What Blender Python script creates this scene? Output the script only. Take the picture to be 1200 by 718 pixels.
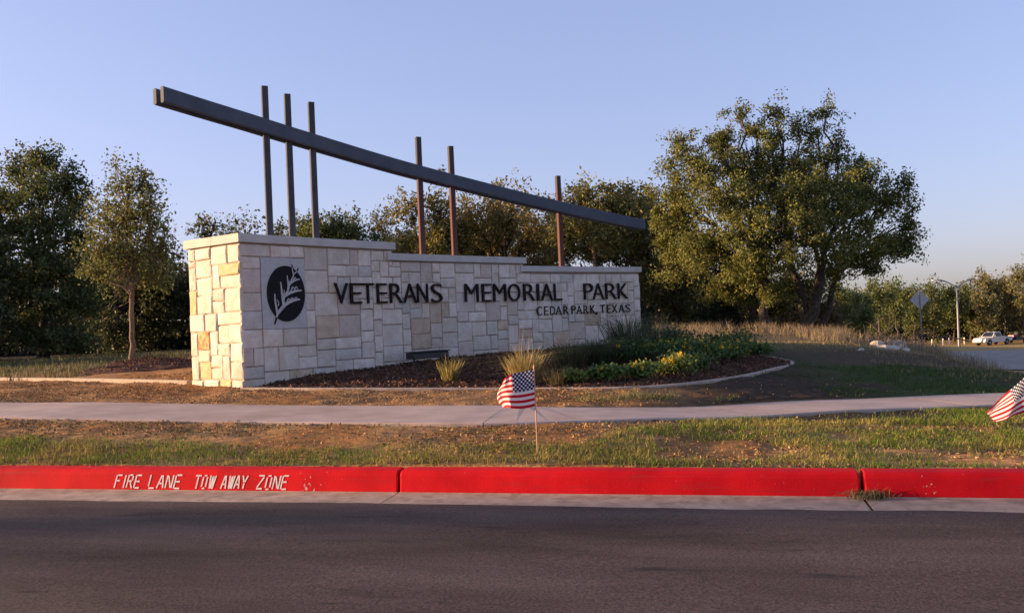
import bpy, math, random
import numpy as np
from mathutils import Matrix, Vector

sc = bpy.context.scene
for o in list(bpy.data.objects): bpy.data.objects.remove(o)

# ------------------------------------------------------------------ camera
YAW = math.radians(13.0)            # street axis (world X) against the view direction
CY, SY = math.cos(YAW), math.sin(YAW)
FPX, ROLL, PITCH, CAMZ = 1050.0, 0.0438, 0.0207, 1.30
def cw(x, y):                       # level camera frame (x right, y forward) -> world plan
    return (CY*x - SY*y, SY*x + CY*y)
def wc(X, Y):
    return (CY*X + SY*Y, -SY*X + CY*Y)
R_ = Vector((*cw(1, 0), 0)); F0 = Vector((*cw(0, 1), 0)); U0 = Vector((0, 0, 1))
FW = F0*math.cos(PITCH) + U0*math.sin(PITCH); UP = U0*math.cos(PITCH) - F0*math.sin(PITCH)
RR = R_*math.cos(ROLL) - UP*math.sin(ROLL); UU = R_*math.sin(ROLL) + UP*math.cos(ROLL)
cam = bpy.data.cameras.new('camera'); camo = bpy.data.objects.new('camera', cam)
sc.collection.objects.link(camo)
camo.matrix_world = Matrix(((RR.x, UU.x, -FW.x, 0), (RR.y, UU.y, -FW.y, 0), (RR.z, UU.z, -FW.z, CAMZ), (0, 0, 0, 1)))
cam.sensor_width = 36; cam.lens = 36*FPX/1200; cam.clip_start = .1; cam.clip_end = 6000
sc.camera = camo
sc.render.resolution_x, sc.render.resolution_y = 1024, 612

# ------------------------------------------------------------------ sky, sun, exposure
SUN_EL, SUN_A = math.radians(8.0), math.radians(-4.0)
sx, sy = cw(-math.cos(SUN_A), -math.sin(SUN_A))          # plan direction towards the sun
sdir = Vector((sx*math.cos(SUN_EL), sy*math.cos(SUN_EL), math.sin(SUN_EL)))
w = bpy.data.worlds.new('World'); sc.world = w; w.use_nodes = True
nt = w.node_tree; bg = nt.nodes['Background']
sky = nt.nodes.new('ShaderNodeTexSky'); sky.sky_type = 'NISHITA'; sky.sun_disc = False
sky.sun_elevation = SUN_EL; sky.sun_rotation = math.atan2(sx, sy)
sky.altitude = 250; sky.air_density = 1.0; sky.dust_density = 1.8; sky.ozone_density = 2.0
tint_ = nt.nodes.new('ShaderNodeMix'); tint_.data_type = 'RGBA'; tint_.blend_type = 'MULTIPLY'; tint_.inputs[0].default_value = 1
tint_.inputs[7].default_value = (1.03, .985, 1.33, 1)        # the phone's rosy, soft-contrast rendering of the sky
gam = nt.nodes.new('ShaderNodeGamma'); gam.inputs[1].default_value = .55; nt.links.new(sky.outputs[0], gam.inputs[0])
nt.links.new(gam.outputs[0], tint_.inputs[6]); nt.links.new(tint_.outputs[2], bg.inputs[0]); bg.inputs[1].default_value = .15
sun = bpy.data.lights.new('sun', 'SUN'); sun.energy = 5.0; sun.angle = math.radians(.55); sun.color = (1, .64, .34)
suno = bpy.data.objects.new('sun', sun); sc.collection.objects.link(suno)
suno.rotation_euler = sdir.to_track_quat('Z', 'Y').to_euler(); suno.location = (-30, 0, 30)
vs = sc.view_settings
vs.view_transform = 'Standard'; vs.look = 'None'; vs.exposure = 1.4; vs.gamma = 1; vs.use_curve_mapping = False

# ------------------------------------------------------------------ helpers
rng = np.random.default_rng(7); random.seed(7)
LOC = {}
def link(o, parent=None):
    sc.collection.objects.link(o)
    if parent is not None: o.parent = parent
    return o
def mesh_from(name, V, F, mats, mi=None, smooth=False, col=None):
    """V (n,3); F list of face arrays (m,k)"""
    me = bpy.data.meshes.new(name)
    V = np.asarray(V, np.float32)
    if not isinstance(F, list): F = [F]
    F = [np.asarray(f, np.int32) for f in F if len(f)]
    me.vertices.add(len(V)); me.vertices.foreach_set('co', V.ravel())
    nl = sum(f.size for f in F); nf = sum(len(f) for f in F)
    me.loops.add(nl); me.loops.foreach_set('vertex_index', np.concatenate([f.ravel() for f in F]))
    me.polygons.add(nf)
    tot = np.concatenate([np.full(len(f), f.shape[1], np.int32) for f in F])
    st = np.concatenate([[0], np.cumsum(tot)[:-1]]).astype(np.int32)
    me.polygons.foreach_set('loop_start', st); me.polygons.foreach_set('loop_total', tot)
    if mi is not None: me.polygons.foreach_set('material_index', np.asarray(mi, np.int32))
    me.polygons.foreach_set('use_smooth', np.full(nf, bool(smooth)))
    if col is not None:
        a = me.color_attributes.new('col', 'FLOAT_COLOR', 'POINT')
        c = np.ones((len(V), 4), np.float32); c[:, :3] = col; a.data.foreach_set('color', c.ravel())
    for m in (mats if isinstance(mats, (list, tuple)) else [mats]): me.materials.append(m)
    me.update(calc_edges=True); me.validate()
    return me
def wloc(o):
    return LOC.get(o.name, Vector((0, 0, 0))) if o else Vector((0, 0, 0))
def obj(name, V, F, mats, parent=None, origin=None, **kw):
    """mesh object given in world coordinates; a part shares its thing's origin"""
    org = wloc(parent) if parent else Vector(origin if origin is not None else (0, 0, 0))
    V = np.asarray(V, float) - np.array(org)
    o = bpy.data.objects.new(name, mesh_from(name, V, F, mats, **kw)); link(o, parent)
    if not parent: o.location = org
    LOC[o.name] = org
    return o
def thing(name, loc, label, cat, group=None):
    o = bpy.data.objects.new(name, None); o.empty_display_size = .1; link(o)
    o.location = loc; LOC[o.name] = Vector(loc)
    return tag(o, label, cat, group)
def tag(o, label, cat, group=None):
    o['label'] = label; o['category'] = cat
    if group: o['group'] = group
    return o
def structure(o): o['kind'] = 'structure'; return o
def stuff(o, label=None, cat=None):
    o['kind'] = 'stuff'
    if label: o['label'] = label
    if cat: o['category'] = cat
    return o
BOXF = np.array([(0, 3, 2, 1), (4, 5, 6, 7), (0, 1, 5, 4), (1, 2, 6, 5), (2, 3, 7, 6), (3, 0, 4, 7)])
def box(x0, x1, y0, y1, z0, z1):
    return np.array([(x0, y0, z0), (x1, y0, z0), (x1, y1, z0), (x0, y1, z0), (x0, y0, z1), (x1, y0, z1), (x1, y1, z1), (x0, y1, z1)], float), BOXF
def cat_mesh(parts):
    V, F, n = [], {}, 0
    for v, f in parts:
        v = np.asarray(v, float)
        for g in (f if isinstance(f, list) else [f]):
            g = np.asarray(g)
            if len(g): F.setdefault(g.shape[1], []).append(g + n)
        V.append(v); n += len(v)
    return np.concatenate(V), [np.concatenate(x) for x in F.values()]
def tube(path, rad, sides=6, cap=True):
    P = np.asarray(path, float); n = len(P); rad = np.broadcast_to(np.asarray(rad, float), (n,))
    T = np.gradient(P, axis=0); T /= np.linalg.norm(T, axis=1)[:, None] + 1e-9
    ref = np.array((0, 0, 1.)) if abs(T[:, 2]).mean() < .8 else np.array((1., 0, 0))
    A = np.cross(T, ref); A /= np.linalg.norm(A, axis=1)[:, None] + 1e-9
    B = np.cross(T, A)
    a = np.linspace(0, 2*np.pi, sides, endpoint=False)
    V = (P[:, None] + rad[:, None, None]*(A[:, None]*np.cos(a)[None, :, None] + B[:, None]*np.sin(a)[None, :, None])).reshape(-1, 3)
    i = np.arange(n-1)[:, None]*sides; j = np.arange(sides)[None]; k = (j+1) % sides
    Fq = np.stack([i+j, i+k, i+sides+k, i+sides+j], -1).reshape(-1, 4)
    out = [Fq]
    if cap:
        V = np.concatenate([V, P[:1], P[-1:]]); c0, c1 = len(V)-2, len(V)-1
        jj = np.arange(sides); kk = (jj+1) % sides
        out.append(np.concatenate([np.stack([np.full(sides, c0), kk, jj], -1), np.stack([np.full(sides, c1), (n-1)*sides+jj, (n-1)*sides+kk], -1)]))
    return V, out
def loft(rings, closed=True, caps=True):
    """rings (n,m,3) -> quads"""
    Rg = np.asarray(rings, float); n, m = Rg.shape[:2]
    i = np.arange(n-1)[:, None]*m; j = np.arange(m if closed else m-1)[None]; k = (j+1) % m
    Fq = np.stack([i+j, i+k, i+m+k, i+m+j], -1).reshape(-1, 4)
    F = [Fq]
    if caps: F.append(np.array([list(range(m))[::-1], list(range((n-1)*m, n*m))]))
    return Rg.reshape(-1, 3), F
def catmull(P, n=12):
    P = np.asarray(P, float); Q = np.concatenate([2*P[:1]-P[1:2], P, 2*P[-1:]-P[-2:-1]]); out = []
    for i in range(1, len(Q)-2):
        t = np.linspace(0, 1, n, endpoint=False)[:, None]
        a, b, c, d = Q[i-1], Q[i], Q[i+1], Q[i+2]
        out.append(.5*((2*b)+(-a+c)*t+(2*a-5*b+4*c-d)*t**2+(-a+3*b-3*c+d)*t**3))
    return np.concatenate(out+[P[-1:]])
def vnoise(x, y, seed=0):
    xi, yi = np.floor(x).astype(np.int64), np.floor(y).astype(np.int64); fx, fy = x-xi, y-yi
    fx, fy = fx*fx*(3-2*fx), fy*fy*(3-2*fy)
    def h(a, b):
        v = np.sin(a*127.1+b*311.7+seed*74.7)*43758.5453; return v-np.floor(v)
    return (h(xi, yi)*(1-fx)+h(xi+1, yi)*fx)*(1-fy)+(h(xi, yi+1)*(1-fx)+h(xi+1, yi+1)*fx)*fy
def fbm(x, y, o=4, seed=0):
    s, a, t = 0, 1, 0
    for i in range(o): s = s+a*vnoise(x*2**i, y*2**i, seed+i*13); t += a; a *= .5
    return s/t
def sstep(a, b, x):
    t = np.clip((x-a)/(b-a), 0, 1); return t*t*(3-2*t)

# pixel -> direction -> point on something
def ray(px, py):
    du, dv = px-600, py-359; c, s = math.cos(ROLL), math.sin(ROLL)
    u, v = du*c-dv*s, du*s+dv*c
    a, b = 1.0, -v/FPX; c, s = math.cos(PITCH), math.sin(PITCH)
    d = np.array([u/FPX, a*c-b*s, a*s+b*c]); return d/d[1]
def at(px, py, depth):                       # world point at a forward distance
    d = ray(px, py)*depth; return np.array([*cw(d[0], d[1]), d[2]+CAMZ])

# ------------------------------------------------------------------ materials
def new_mat(name):
    m = bpy.data.materials.new(name); m.use_nodes = True; t = m.node_tree
    return m, t, t.nodes['Principled BSDF']
def N(t, ty, **kw):
    n = t.nodes.new(ty)
    for k, v in kw.items():
        if k.startswith('i_'): n.inputs[k[2:].replace('_', ' ')].default_value = v
        else: setattr(n, k, v)
    return n
def noise_mat(name, c1, c2, scale=5., rough=.8, bump=.3, bscale=None, dist=.02, detail=6, c3=None, c3scale=1., objvar=0., metal=0., spec=.3, lo=.35, hi=.65):
    m, t, b = new_mat(name)
    tc = N(t, 'ShaderNodeTexCoord')
    n1 = N(t, 'ShaderNodeTexNoise', i_Scale=scale, i_Detail=detail, i_Roughness=.6); t.links.new(tc.outputs['Object'], n1.inputs['Vector'])
    r = N(t, 'ShaderNodeValToRGB'); r.color_ramp.elements[0].position = lo; r.color_ramp.elements[1].position = hi
    r.color_ramp.elements[0].color = (*c1, 1); r.color_ramp.elements[1].color = (*c2, 1)
    t.links.new(n1.outputs[0], r.inputs[0]); out = r.outputs[0]
    if c3:
        n3 = N(t, 'ShaderNodeTexNoise', i_Scale=c3scale, i_Detail=5., i_Roughness=.65); t.links.new(tc.outputs['Object'], n3.inputs['Vector'])
        r3 = N(t, 'ShaderNodeValToRGB'); r3.color_ramp.elements[0].position = .48; r3.color_ramp.elements[1].position = .66
        t.links.new(n3.outputs[0], r3.inputs[0])
        mx = N(t, 'ShaderNodeMix', data_type='RGBA'); t.links.new(r3.outputs[0], mx.inputs[0]); t.links.new(out, mx.inputs[6]); mx.inputs[7].default_value = (*c3, 1); out = mx.outputs[2]
    if objvar:
        oi = N(t, 'ShaderNodeObjectInfo'); mr = N(t, 'ShaderNodeMapRange'); mr.inputs[3].default_value = 1-objvar; mr.inputs[4].default_value = 1+objvar*.5
        t.links.new(oi.outputs['Random'], mr.inputs[0])
        mx = N(t, 'ShaderNodeMix', data_type='RGBA', blend_type='MULTIPLY'); mx.inputs[0].default_value = 1; t.links.new(out, mx.inputs[6]); t.links.new(mr.outputs[0], mx.inputs[7]); out = mx.outputs[2]
    t.links.new(out, b.inputs['Base Color'])
    b.inputs['Roughness'].default_value = rough; b.inputs['Metallic'].default_value = metal; b.inputs['Specular IOR Level'].default_value = spec
    if bump:
        nb = N(t, 'ShaderNodeTexNoise', i_Scale=bscale or scale*6, i_Detail=6., i_Roughness=.65); t.links.new(tc.outputs['Object'], nb.inputs['Vector'])
        bp = N(t, 'ShaderNodeBump', i_Strength=bump, i_Distance=dist); t.links.new(nb.outputs[0], bp.inputs['Height']); t.links.new(bp.outputs[0], b.inputs['Normal'])
    return m
def attr_mat(name, rough=.9, transl=0., var=.25, vscale=25., bump=0., bscale=40., dist=.02, spec=.2):
    """colour from the mesh's 'col' attribute, broken up by noise; optional light through leaves"""
    m, t, b = new_mat(name)
    a = N(t, 'ShaderNodeVertexColor', layer_name='col'); tc = N(t, 'ShaderNodeTexCoord'); out = a.outputs[0]
    if var:
        n1 = N(t, 'ShaderNodeTexNoise', i_Scale=vscale, i_Detail=8., i_Roughness=.7); t.links.new(tc.outputs['Object'], n1.inputs['Vector'])
        mr = N(t, 'ShaderNodeMapRange'); mr.inputs[1].default_value = .3; mr.inputs[2].default_value = .7; mr.inputs[3].default_value = 1-var; mr.inputs[4].default_value = 1+var
        t.links.new(n1.outputs[0], mr.inputs[0])
        mx = N(t, 'ShaderNodeMix', data_type='RGBA', blend_type='MULTIPLY'); mx.inputs[0].default_value = 1; t.links.new(out, mx.inputs[6]); t.links.new(mr.outputs[0], mx.inputs[7]); out = mx.outputs[2]
    t.links.new(out, b.inputs['Base Color']); b.inputs['Roughness'].default_value = rough; b.inputs['Specular IOR Level'].default_value = spec
    if bump:
        nb = N(t, 'ShaderNodeTexNoise', i_Scale=bscale, i_Detail=8., i_Roughness=.7); t.links.new(tc.outputs['Object'], nb.inputs['Vector'])
        bp = N(t, 'ShaderNodeBump', i_Strength=bump, i_Distance=dist); t.links.new(nb.outputs[0], bp.inputs['Height']); t.links.new(bp.outputs[0], b.inputs['Normal'])
    if transl:
        tr = N(t, 'ShaderNodeBsdfTranslucent'); t.links.new(out, tr.inputs[0])
        mx = N(t, 'ShaderNodeMixShader'); mx.inputs[0].default_value = transl
        t.links.new(b.outputs[0], mx.inputs[1]); t.links.new(tr.outputs[0], mx.inputs[2]); t.links.new(mx.outputs[0], t.nodes['Material Output'].inputs[0])
    return m
M = {}
M['leaf'] = attr_mat('leaf', rough=.55, transl=.36, var=0, spec=.25)
M['grass'] = attr_mat('grass_blade', rough=.7, transl=.3, var=0)
M['litter'] = attr_mat('leaf_litter', rough=.9, var=0)
M['ground'] = attr_mat('soil_and_turf', rough=1., var=.4, vscale=9., bump=.55, bscale=22., dist=.05, spec=.05)
M['bark'] = noise_mat('oak_bark', (.04, .031, .025), (.10, .078, .062), 9, .95, .8, 30, .03)
M['bark_pale'] = noise_mat('young_bark', (.11, .08, .055), (.21, .15, .10), 14, .9, .5, 40, .01)
M['stone'] = noise_mat('white_limestone', (.61, .515, .43), (.755, .66, .57), 6, .9, .85, 24, .016, c3=(.60, .50, .385), c3scale=3.2, objvar=.16)
M['stone_grey'] = noise_mat('grey_limestone', (.46, .42, .36), (.58, .535, .47), 7, .9, .55, 28, .012, objvar=.12)
M['stone_tan'] = noise_mat('tan_limestone', (.47, .345, .235), (.61, .49, .365), 6, .9, .85, 24, .016, objvar=.15)
M['stone_pink'] = noise_mat('pink_limestone', (.52, .41, .335), (.62, .52, .44), 6, .9, .85, 24, .016, objvar=.1)
M['stone_rust'] = noise_mat('rust_limestone', (.55, .42, .24), (.60, .22, .07), 16, .9, .6, 28, .012, lo=.42, hi=.58)
M['stone_gold'] = noise_mat('golden_limestone', (.50, .38, .18), (.60, .50, .32), 9, .9, .6, 28, .012)
M['mortar'] = noise_mat('mortar', (.33, .275, .23), (.41, .345, .29), 30, .95, .5, 80, .006)
M['cap'] = noise_mat('cut_limestone_cap', (.45, .42, .38), (.55, .51, .46), 3, .85, .25, 60, .004)
M['panel'] = noise_mat('grey_panel', (.43, .41, .395), (.50, .48, .46), 12, .8, .15, 90, .003)
M['black'] = noise_mat('black_metal_lettering', (.009, .008, .010), (.014, .012, .014), 20, .7, .05, 90, .002, spec=.15)
M['bronze'] = noise_mat('dark_bronze_lettering', (.016, .010, .010), (.024, .016, .016), 20, .7, .05, 90, .002, spec=.15)
M['steel'] = noise_mat('painted_steel', (.075, .088, .112), (.10, .115, .14), 2.5, .65, .08, 50, .003, spec=.08)
M['kerb_concrete'] = noise_mat('kerb_concrete', (.33, .235, .165), (.46, .34, .25), 5, .95, .35, 90, .006, c3=(.26, .185, .13), c3scale=8.)
M['walk'] = noise_mat('sidewalk_concrete', (.405, .30, .24), (.505, .38, .31), 2.5, .9, .25, 110, .004, c3=(.355, .26, .205), c3scale=.9)
M['edging'] = noise_mat('edging_concrete', (.30, .235, .185), (.40, .32, .25), 6, .9, .35, 70, .006)
M['white_paint'] = noise_mat('worn_white_paint', (.62, .55, .50), (.78, .74, .70), 40, .7, .2, 120, .002)
# red kerb paint with scuffs that show concrete
m, t, b = new_mat('red_kerb_paint'); M['red'] = m
tc = N(t, 'ShaderNodeTexCoord')
n1 = N(t, 'ShaderNodeTexNoise', i_Scale=3., i_Detail=6.); t.links.new(tc.outputs['Object'], n1.inputs['Vector'])
r1 = N(t, 'ShaderNodeValToRGB'); r1.color_ramp.elements[0].position = .3; r1.color_ramp.elements[1].position = .7
r1.color_ramp.elements[0].color = (.50, .004, .010, 1); r1.color_ramp.elements[1].color = (.72, .009, .014, 1); t.links.new(n1.outputs[0], r1.inputs[0])
n2 = N(t, 'ShaderNodeTexNoise', i_Scale=34., i_Detail=3.); t.links.new(tc.outputs['Object'], n2.inputs['Vector'])
n3 = N(t, 'ShaderNodeTexNoise', i_Scale=1.3, i_Detail=3.); t.links.new(tc.outputs['Object'], n3.inputs['Vector'])
mm = N(t, 'ShaderNodeMath', operation='MULTIPLY'); t.links.new(n2.outputs[0], mm.inputs[0]); t.links.new(n3.outputs[0], mm.inputs[1])
r2 = N(t, 'ShaderNodeValToRGB'); r2.color_ramp.elements[0].position = .435; r2.color_ramp.elements[1].position = .45; t.links.new(mm.outputs[0], r2.inputs[0])
mx = N(t, 'ShaderNodeMix', data_type='RGBA'); t.links.new(r2.outputs[0], mx.inputs[0]); t.links.new(r1.outputs[0], mx.inputs[6]); mx.inputs[7].default_value = (.55, .38, .32, 1)
mp_ = N(t, 'ShaderNodeMapping'); mp_.inputs['Scale'].default_value = (1.1, 6, 14); mp_.inputs['Rotation'].default_value = (0, .12, 0); t.links.new(tc.outputs['Object'], mp_.inputs[0])
n4 = N(t, 'ShaderNodeTexNoise', i_Scale=1.6, i_Detail=7., i_Roughness=.7); t.links.new(mp_.outputs[0], n4.inputs['Vector'])
r4 = N(t, 'ShaderNodeValToRGB'); r4.color_ramp.elements[0].position = .56; r4.color_ramp.elements[1].position = .78; t.links.new(n4.outputs[0], r4.inputs[0])
mg = N(t, 'ShaderNodeMix', data_type='RGBA'); t.links.new(r4.outputs[0], mg.inputs[0]); t.links.new(mx.outputs[2], mg.inputs[6]); mg.inputs[7].default_value = (.30, .03, .03, 1)
n5 = N(t, 'ShaderNodeTexNoise', i_Scale=55., i_Detail=4., i_Roughness=.8); t.links.new(tc.outputs['Object'], n5.inputs['Vector'])
r5 = N(t, 'ShaderNodeValToRGB'); r5.color_ramp.elements[0].position = .67; r5.color_ramp.elements[1].position = .72; t.links.new(n5.outputs[0], r5.inputs[0])
mh = N(t, 'ShaderNodeMix', data_type='RGBA'); t.links.new(r5.outputs[0], mh.inputs[0]); t.links.new(mg.outputs[2], mh.inputs[6]); mh.inputs[7].default_value = (.55, .30, .25, 1)
t.links.new(mh.outputs[2], b.inputs['Base Color']); b.inputs['Roughness'].default_value = .8; b.inputs['Specular IOR Level'].default_value = .12
nb = N(t, 'ShaderNodeTexNoise', i_Scale=70., i_Detail=5.); t.links.new(tc.outputs['Object'], nb.inputs['Vector'])
bp = N(t, 'ShaderNodeBump', i_Strength=.3, i_Distance=.004); t.links.new(nb.outputs[0], bp.inputs['Height']); t.links.new(bp.outputs[0], b.inputs['Normal'])
# asphalt: aggregate speckle, wheel-worn patches, oil spots
m, t, b = new_mat('asphalt'); M['asphalt'] = m
tc = N(t, 'ShaderNodeTexCoord')
mp = N(t, 'ShaderNodeMapping'); mp.inputs['Scale'].default_value = (.35, 1.3, 1); t.links.new(tc.outputs['Object'], mp.inputs[0])
n1 = N(t, 'ShaderNodeTexNoise', i_Scale=1.2, i_Detail=6., i_Roughness=.6); t.links.new(mp.outputs[0], n1.inputs['Vector'])
n2 = N(t, 'ShaderNodeTexNoise', i_Scale=62., i_Detail=4., i_Roughness=.75); t.links.new(tc.outputs['Object'], n2.inputs['Vector'])
r1 = N(t, 'ShaderNodeValToRGB'); r1.color_ramp.elements[0].position = .3; r1.color_ramp.elements[1].position = .72
r1.color_ramp.elements[0].color = (.044, .033, .029, 1); r1.color_ramp.elements[1].color = (.104, .078, .068, 1); t.links.new(n1.outputs[0], r1.inputs[0])
r2 = N(t, 'ShaderNodeValToRGB'); r2.color_ramp.elements[0].position = .3; r2.color_ramp.elements[1].position = .75
r2.color_ramp.elements[0].color = (.45, .45, .45, 1); r2.color_ramp.elements[1].color = (2.0, 1.95, 1.85, 1); t.links.new(n2.outputs[0], r2.inputs[0])
mx = N(t, 'ShaderNodeMix', data_type='RGBA', blend_type='MULTIPLY'); mx.inputs[0].default_value = 1; t.links.new(r1.outputs[0], mx.inputs[6]); t.links.new(r2.outputs[0], mx.inputs[7])
n3 = N(t, 'ShaderNodeTexNoise', i_Scale=2.6, i_Detail=5., i_Roughness=.7); t.links.new(mp.outputs[0], n3.inputs['Vector'])
r3 = N(t, 'ShaderNodeValToRGB'); r3.color_ramp.elements[0].position = .60; r3.color_ramp.elements[1].position = .70; t.links.new(n3.outputs[0], r3.inputs[0])
mx2 = N(t, 'ShaderNodeMix', data_type='RGBA'); t.links.new(r3.outputs[0], mx2.inputs[0]); t.links.new(mx.outputs[2], mx2.inputs[6]); mx2.inputs[7].default_value = (.04, .033, .03, 1)
t.links.new(mx2.outputs[2], b.inputs['Base Color']); b.inputs['Roughness'].default_value = .95; b.inputs['Specular IOR Level'].default_value = .1
bp = N(t, 'ShaderNodeBump', i_Strength=.6, i_Distance=.006); t.links.new(n2.outputs[0], bp.inputs['Height']); t.links.new(bp.outputs[0], b.inputs['Normal'])
# post steel: grey above, rust run-off below (by height on the post)
m, t, b = new_mat('weathered_post_steel'); M['post'] = m
tc = N(t, 'ShaderNodeTexCoord'); sp = N(t, 'ShaderNodeSeparateXYZ'); t.links.new(tc.outputs['Object'], sp.inputs[0])
mp = N(t, 'ShaderNodeMapping'); mp.inputs['Scale'].default_value = (9, 9, 1.5); t.links.new(tc.outputs['Object'], mp.inputs[0])
n1 = N(t, 'ShaderNodeTexNoise', i_Scale=1.5, i_Detail=5.); t.links.new(mp.outputs[0], n1.inputs['Vector'])
mr = N(t, 'ShaderNodeMapRange'); mr.inputs[1].default_value = 3.9; mr.inputs[2].default_value = 2.5; t.links.new(sp.outputs[2], mr.inputs[0])
ma = N(t, 'ShaderNodeMath', operation='ADD'); t.links.new(mr.outputs[0], ma.inputs[0]); t.links.new(n1.outputs[0], ma.inputs[1])
r1 = N(t, 'ShaderNodeValToRGB'); r1.color_ramp.elements[0].position = .55; r1.color_ramp.elements[1].position = 1.25
r1.color_ramp.elements[0].position = .5; r1.color_ramp.elements[1].position = 1.0
r1.color_ramp.elements[0].color = (.07, .07, .077, 1); r1.color_ramp.elements[1].color = (.105, .054, .046, 1); t.links.new(ma.outputs[0], r1.inputs[0])
t.links.new(r1.outputs[0], b.inputs['Base Color']); b.inputs['Roughness'].default_value = .7; b.inputs['Specular IOR Level'].default_value = .08
M['post_dark'] = noise_mat('grey_post_steel', (.06, .064, .075), (.085, .086, .095), 5, .65, .1, 50, .003, spec=.08)
def plain(name, c, rough=.5, metal=0., spec=.5):
    return noise_mat(name, tuple(x*.9 for x in c), tuple(min(1, x*1.08) for x in c), 8, rough, .05, 60, .002, metal=metal, spec=spec)
M['galv'] = plain('galvanised_steel', (.20, .21, .22), .5, .4)
M['sign_back'] = plain('aluminium_sign_back', (.40, .38, .38), .5, .3)
M['truck_white'] = plain('white_truck_paint', (.55, .53, .50), .4)
M['glass_dark'] = plain('dark_vehicle_glass', (.02, .022, .025), .08)
M['tyre'] = plain('tyre_rubber', (.015, .015, .015), .85)
M['red_machine'] = plain('red_machine_paint', (.35, .03, .03), .4)
M['dark_metal'] = plain('dark_metal', (.03, .03, .032), .5)
M['pole_wood'] = plain('wooden_flag_stick', (.50, .27, .15), .6)
M['white_post'] = plain('white_post_paint', (.75, .73, .70), .6)
M['rock'] = noise_mat('rubble_limestone', (.42, .36, .28), (.62, .55, .46), 5, .95, .7, 25, .03, objvar=.3)

# ------------------------------------------------------------------ layout of the ground (level camera frame)
def kerb_z(X): return -.01*np.asarray(X, float) - .03*np.maximum(np.asarray(X, float)-9, 0)
KY = 6.68                                       # kerb face
near_c = np.array([(-24, 14.4, .95), (-13, 11.75, .69), (-5.77, 10.1, .505), (-2.69, 9.4, .387), (0, 8.78, .33), (1.80, 9.30, .24), (3.92, 10.15, .15), (6.15, 10.77, .08), (11, 11.6, -.15), (18, 12, -.5)])
far_c = np.array([(-25, 16.4, .95), (-14, 13.8, .72), (-6.9, 12.07, .53), (-3.2, 11.2, .42), (0, 10.5, .34), (2.06, 10.8, .24), (4.45, 11.75, .15), (6.95, 12.3, .08), (11.3, 13.1, -.15), (18.2, 13.5, -.5)])
edge_c = np.array([(-4.0, 13.16, .56), (-2.38, 12.5, .53), (0, 12.06, .46), (1.67, 11.75, .43), (3.02, 12.7, .43), (4.03, 14.1, .44), (4.75, 15.4, .46), (4.8, 17.2, .5), (4.0, 19.0, .6), (3.0, 19.9, .7)])
edgeL_c = np.array([(-5.15, 14.2, .65), (-7.4, 15.9, .68), (-10.3, 18, .70), (-16, 22, .75), (-26, 28, .8)])
ctl = []
for X in range(-24, 21, 4): x, y = wc(X, 7.0); ctl.append((x, y, float(kerb_z(X))+.165))
for X in (-24, -8, 8, 20): x, y = wc(X, -6.0); ctl.append((x, y, float(kerb_z(X))+.05))
ctl += [(-4.2, 9.75, .44), (-5.0, 11.62, .468), (-9, 10.9, .60), (-10.2, 12.9, .62), (-1.3, 9.08, .357), (-1.6, 10.85, .378)]
ctl += [tuple(p) for p in near_c] + [tuple(p) for p in far_c]
ctl += [(p[0], p[1], p[2]-.018) for p in edge_c[:-2]] + [(p[0], p[1], p[2]-.05) for p in edgeL_c]
ctl += [(-2.85, 14.85, .65), (-1.95, 15.9, .71), (-.66, 17.2, .75), (1, 18.7, .78), (2.9, 20.0, .78), (-.5, 13.6, .56), (1.8, 14.2, .58), (2.6, 16.5, .68),
        (-6, 18, .74), (0, 23, .85), (-8.35, 19.7, .72), (-20, 40, .8), (-34, 40, .8), (-10, 40, .85), (0, 40, .8), (9, 30, .70), (4, 30, .8), (7, 23, .55),
        (6.5, 14.5, .27), (8.3, 14.2, .12), (9.4, 16.3, -.06), (10.3, 18, -.25), (8.57, 18, .28), (8, 22, .5), (10.5, 24, .3), (11.5, 27, .1), (11.6, 20, -.55), (13, 24, -.62), (16, 20, -.9), (17, 30, -1.1),
        (22, 42, -1.15), (18, 37, -1.15), (28, 40, -1.3), (24, 48, -1.1), (24, 54, -1.05), (32, 62, -1.8), (40, 40, -1.7), (12, 46, -.6), (12, 38, 0.1),
        (62, 117, -4.2), (64, 150, -4.2), (100, 160, -4.2), (40, 160, -4.2), (80, 90, -3.9), (0, 110, -.6), (-60, 100, .8), (30, 110, -3.6), (-80, 30, 1.5), (-60, 0, 1), (0, -60, 0), (60, -20, -2)]
ctl = np.array(ctl)
def tpsU(r2): return .5*r2*np.log(r2+1e-9)
_n = len(ctl); _K = tpsU(((ctl[:, None, :2]-ctl[None, :, :2])**2).sum(-1)) + np.eye(_n)*.05
_P = np.concatenate([np.ones((_n, 1)), ctl[:, :2]], 1)
_A = np.block([[_K, _P], [_P.T, np.zeros((3, 3))]])
_w = np.linalg.solve(_A, np.concatenate([ctl[:, 2], np.zeros(3)]))
def smooth_h(x, y):
    x = np.asarray(x, float); y = np.asarray(y, float); sh = x.shape; x = x.ravel(); y = y.ravel(); out = np.zeros(len(x))
    for i in range(0, len(x), 20000):
        a, b = x[i:i+20000], y[i:i+20000]
        out[i:i+20000] = tpsU((a[:, None]-ctl[None, :, 0])**2+(b[:, None]-ctl[None, :, 1])**2)@_w[:_n]+_w[_n]+_w[_n+1]*a+_w[_n+2]*b
    far = sstep(150, 260, np.hypot(x, y)); out = out*(1-far)+far*(-4.0)
    return np.clip(out, -6, 3).reshape(sh)
nearL, farL = catmull(near_c, 14), catmull(far_c, 14)
def walk_w(X, Y):                                # plan polygons in world
    return X
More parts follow.
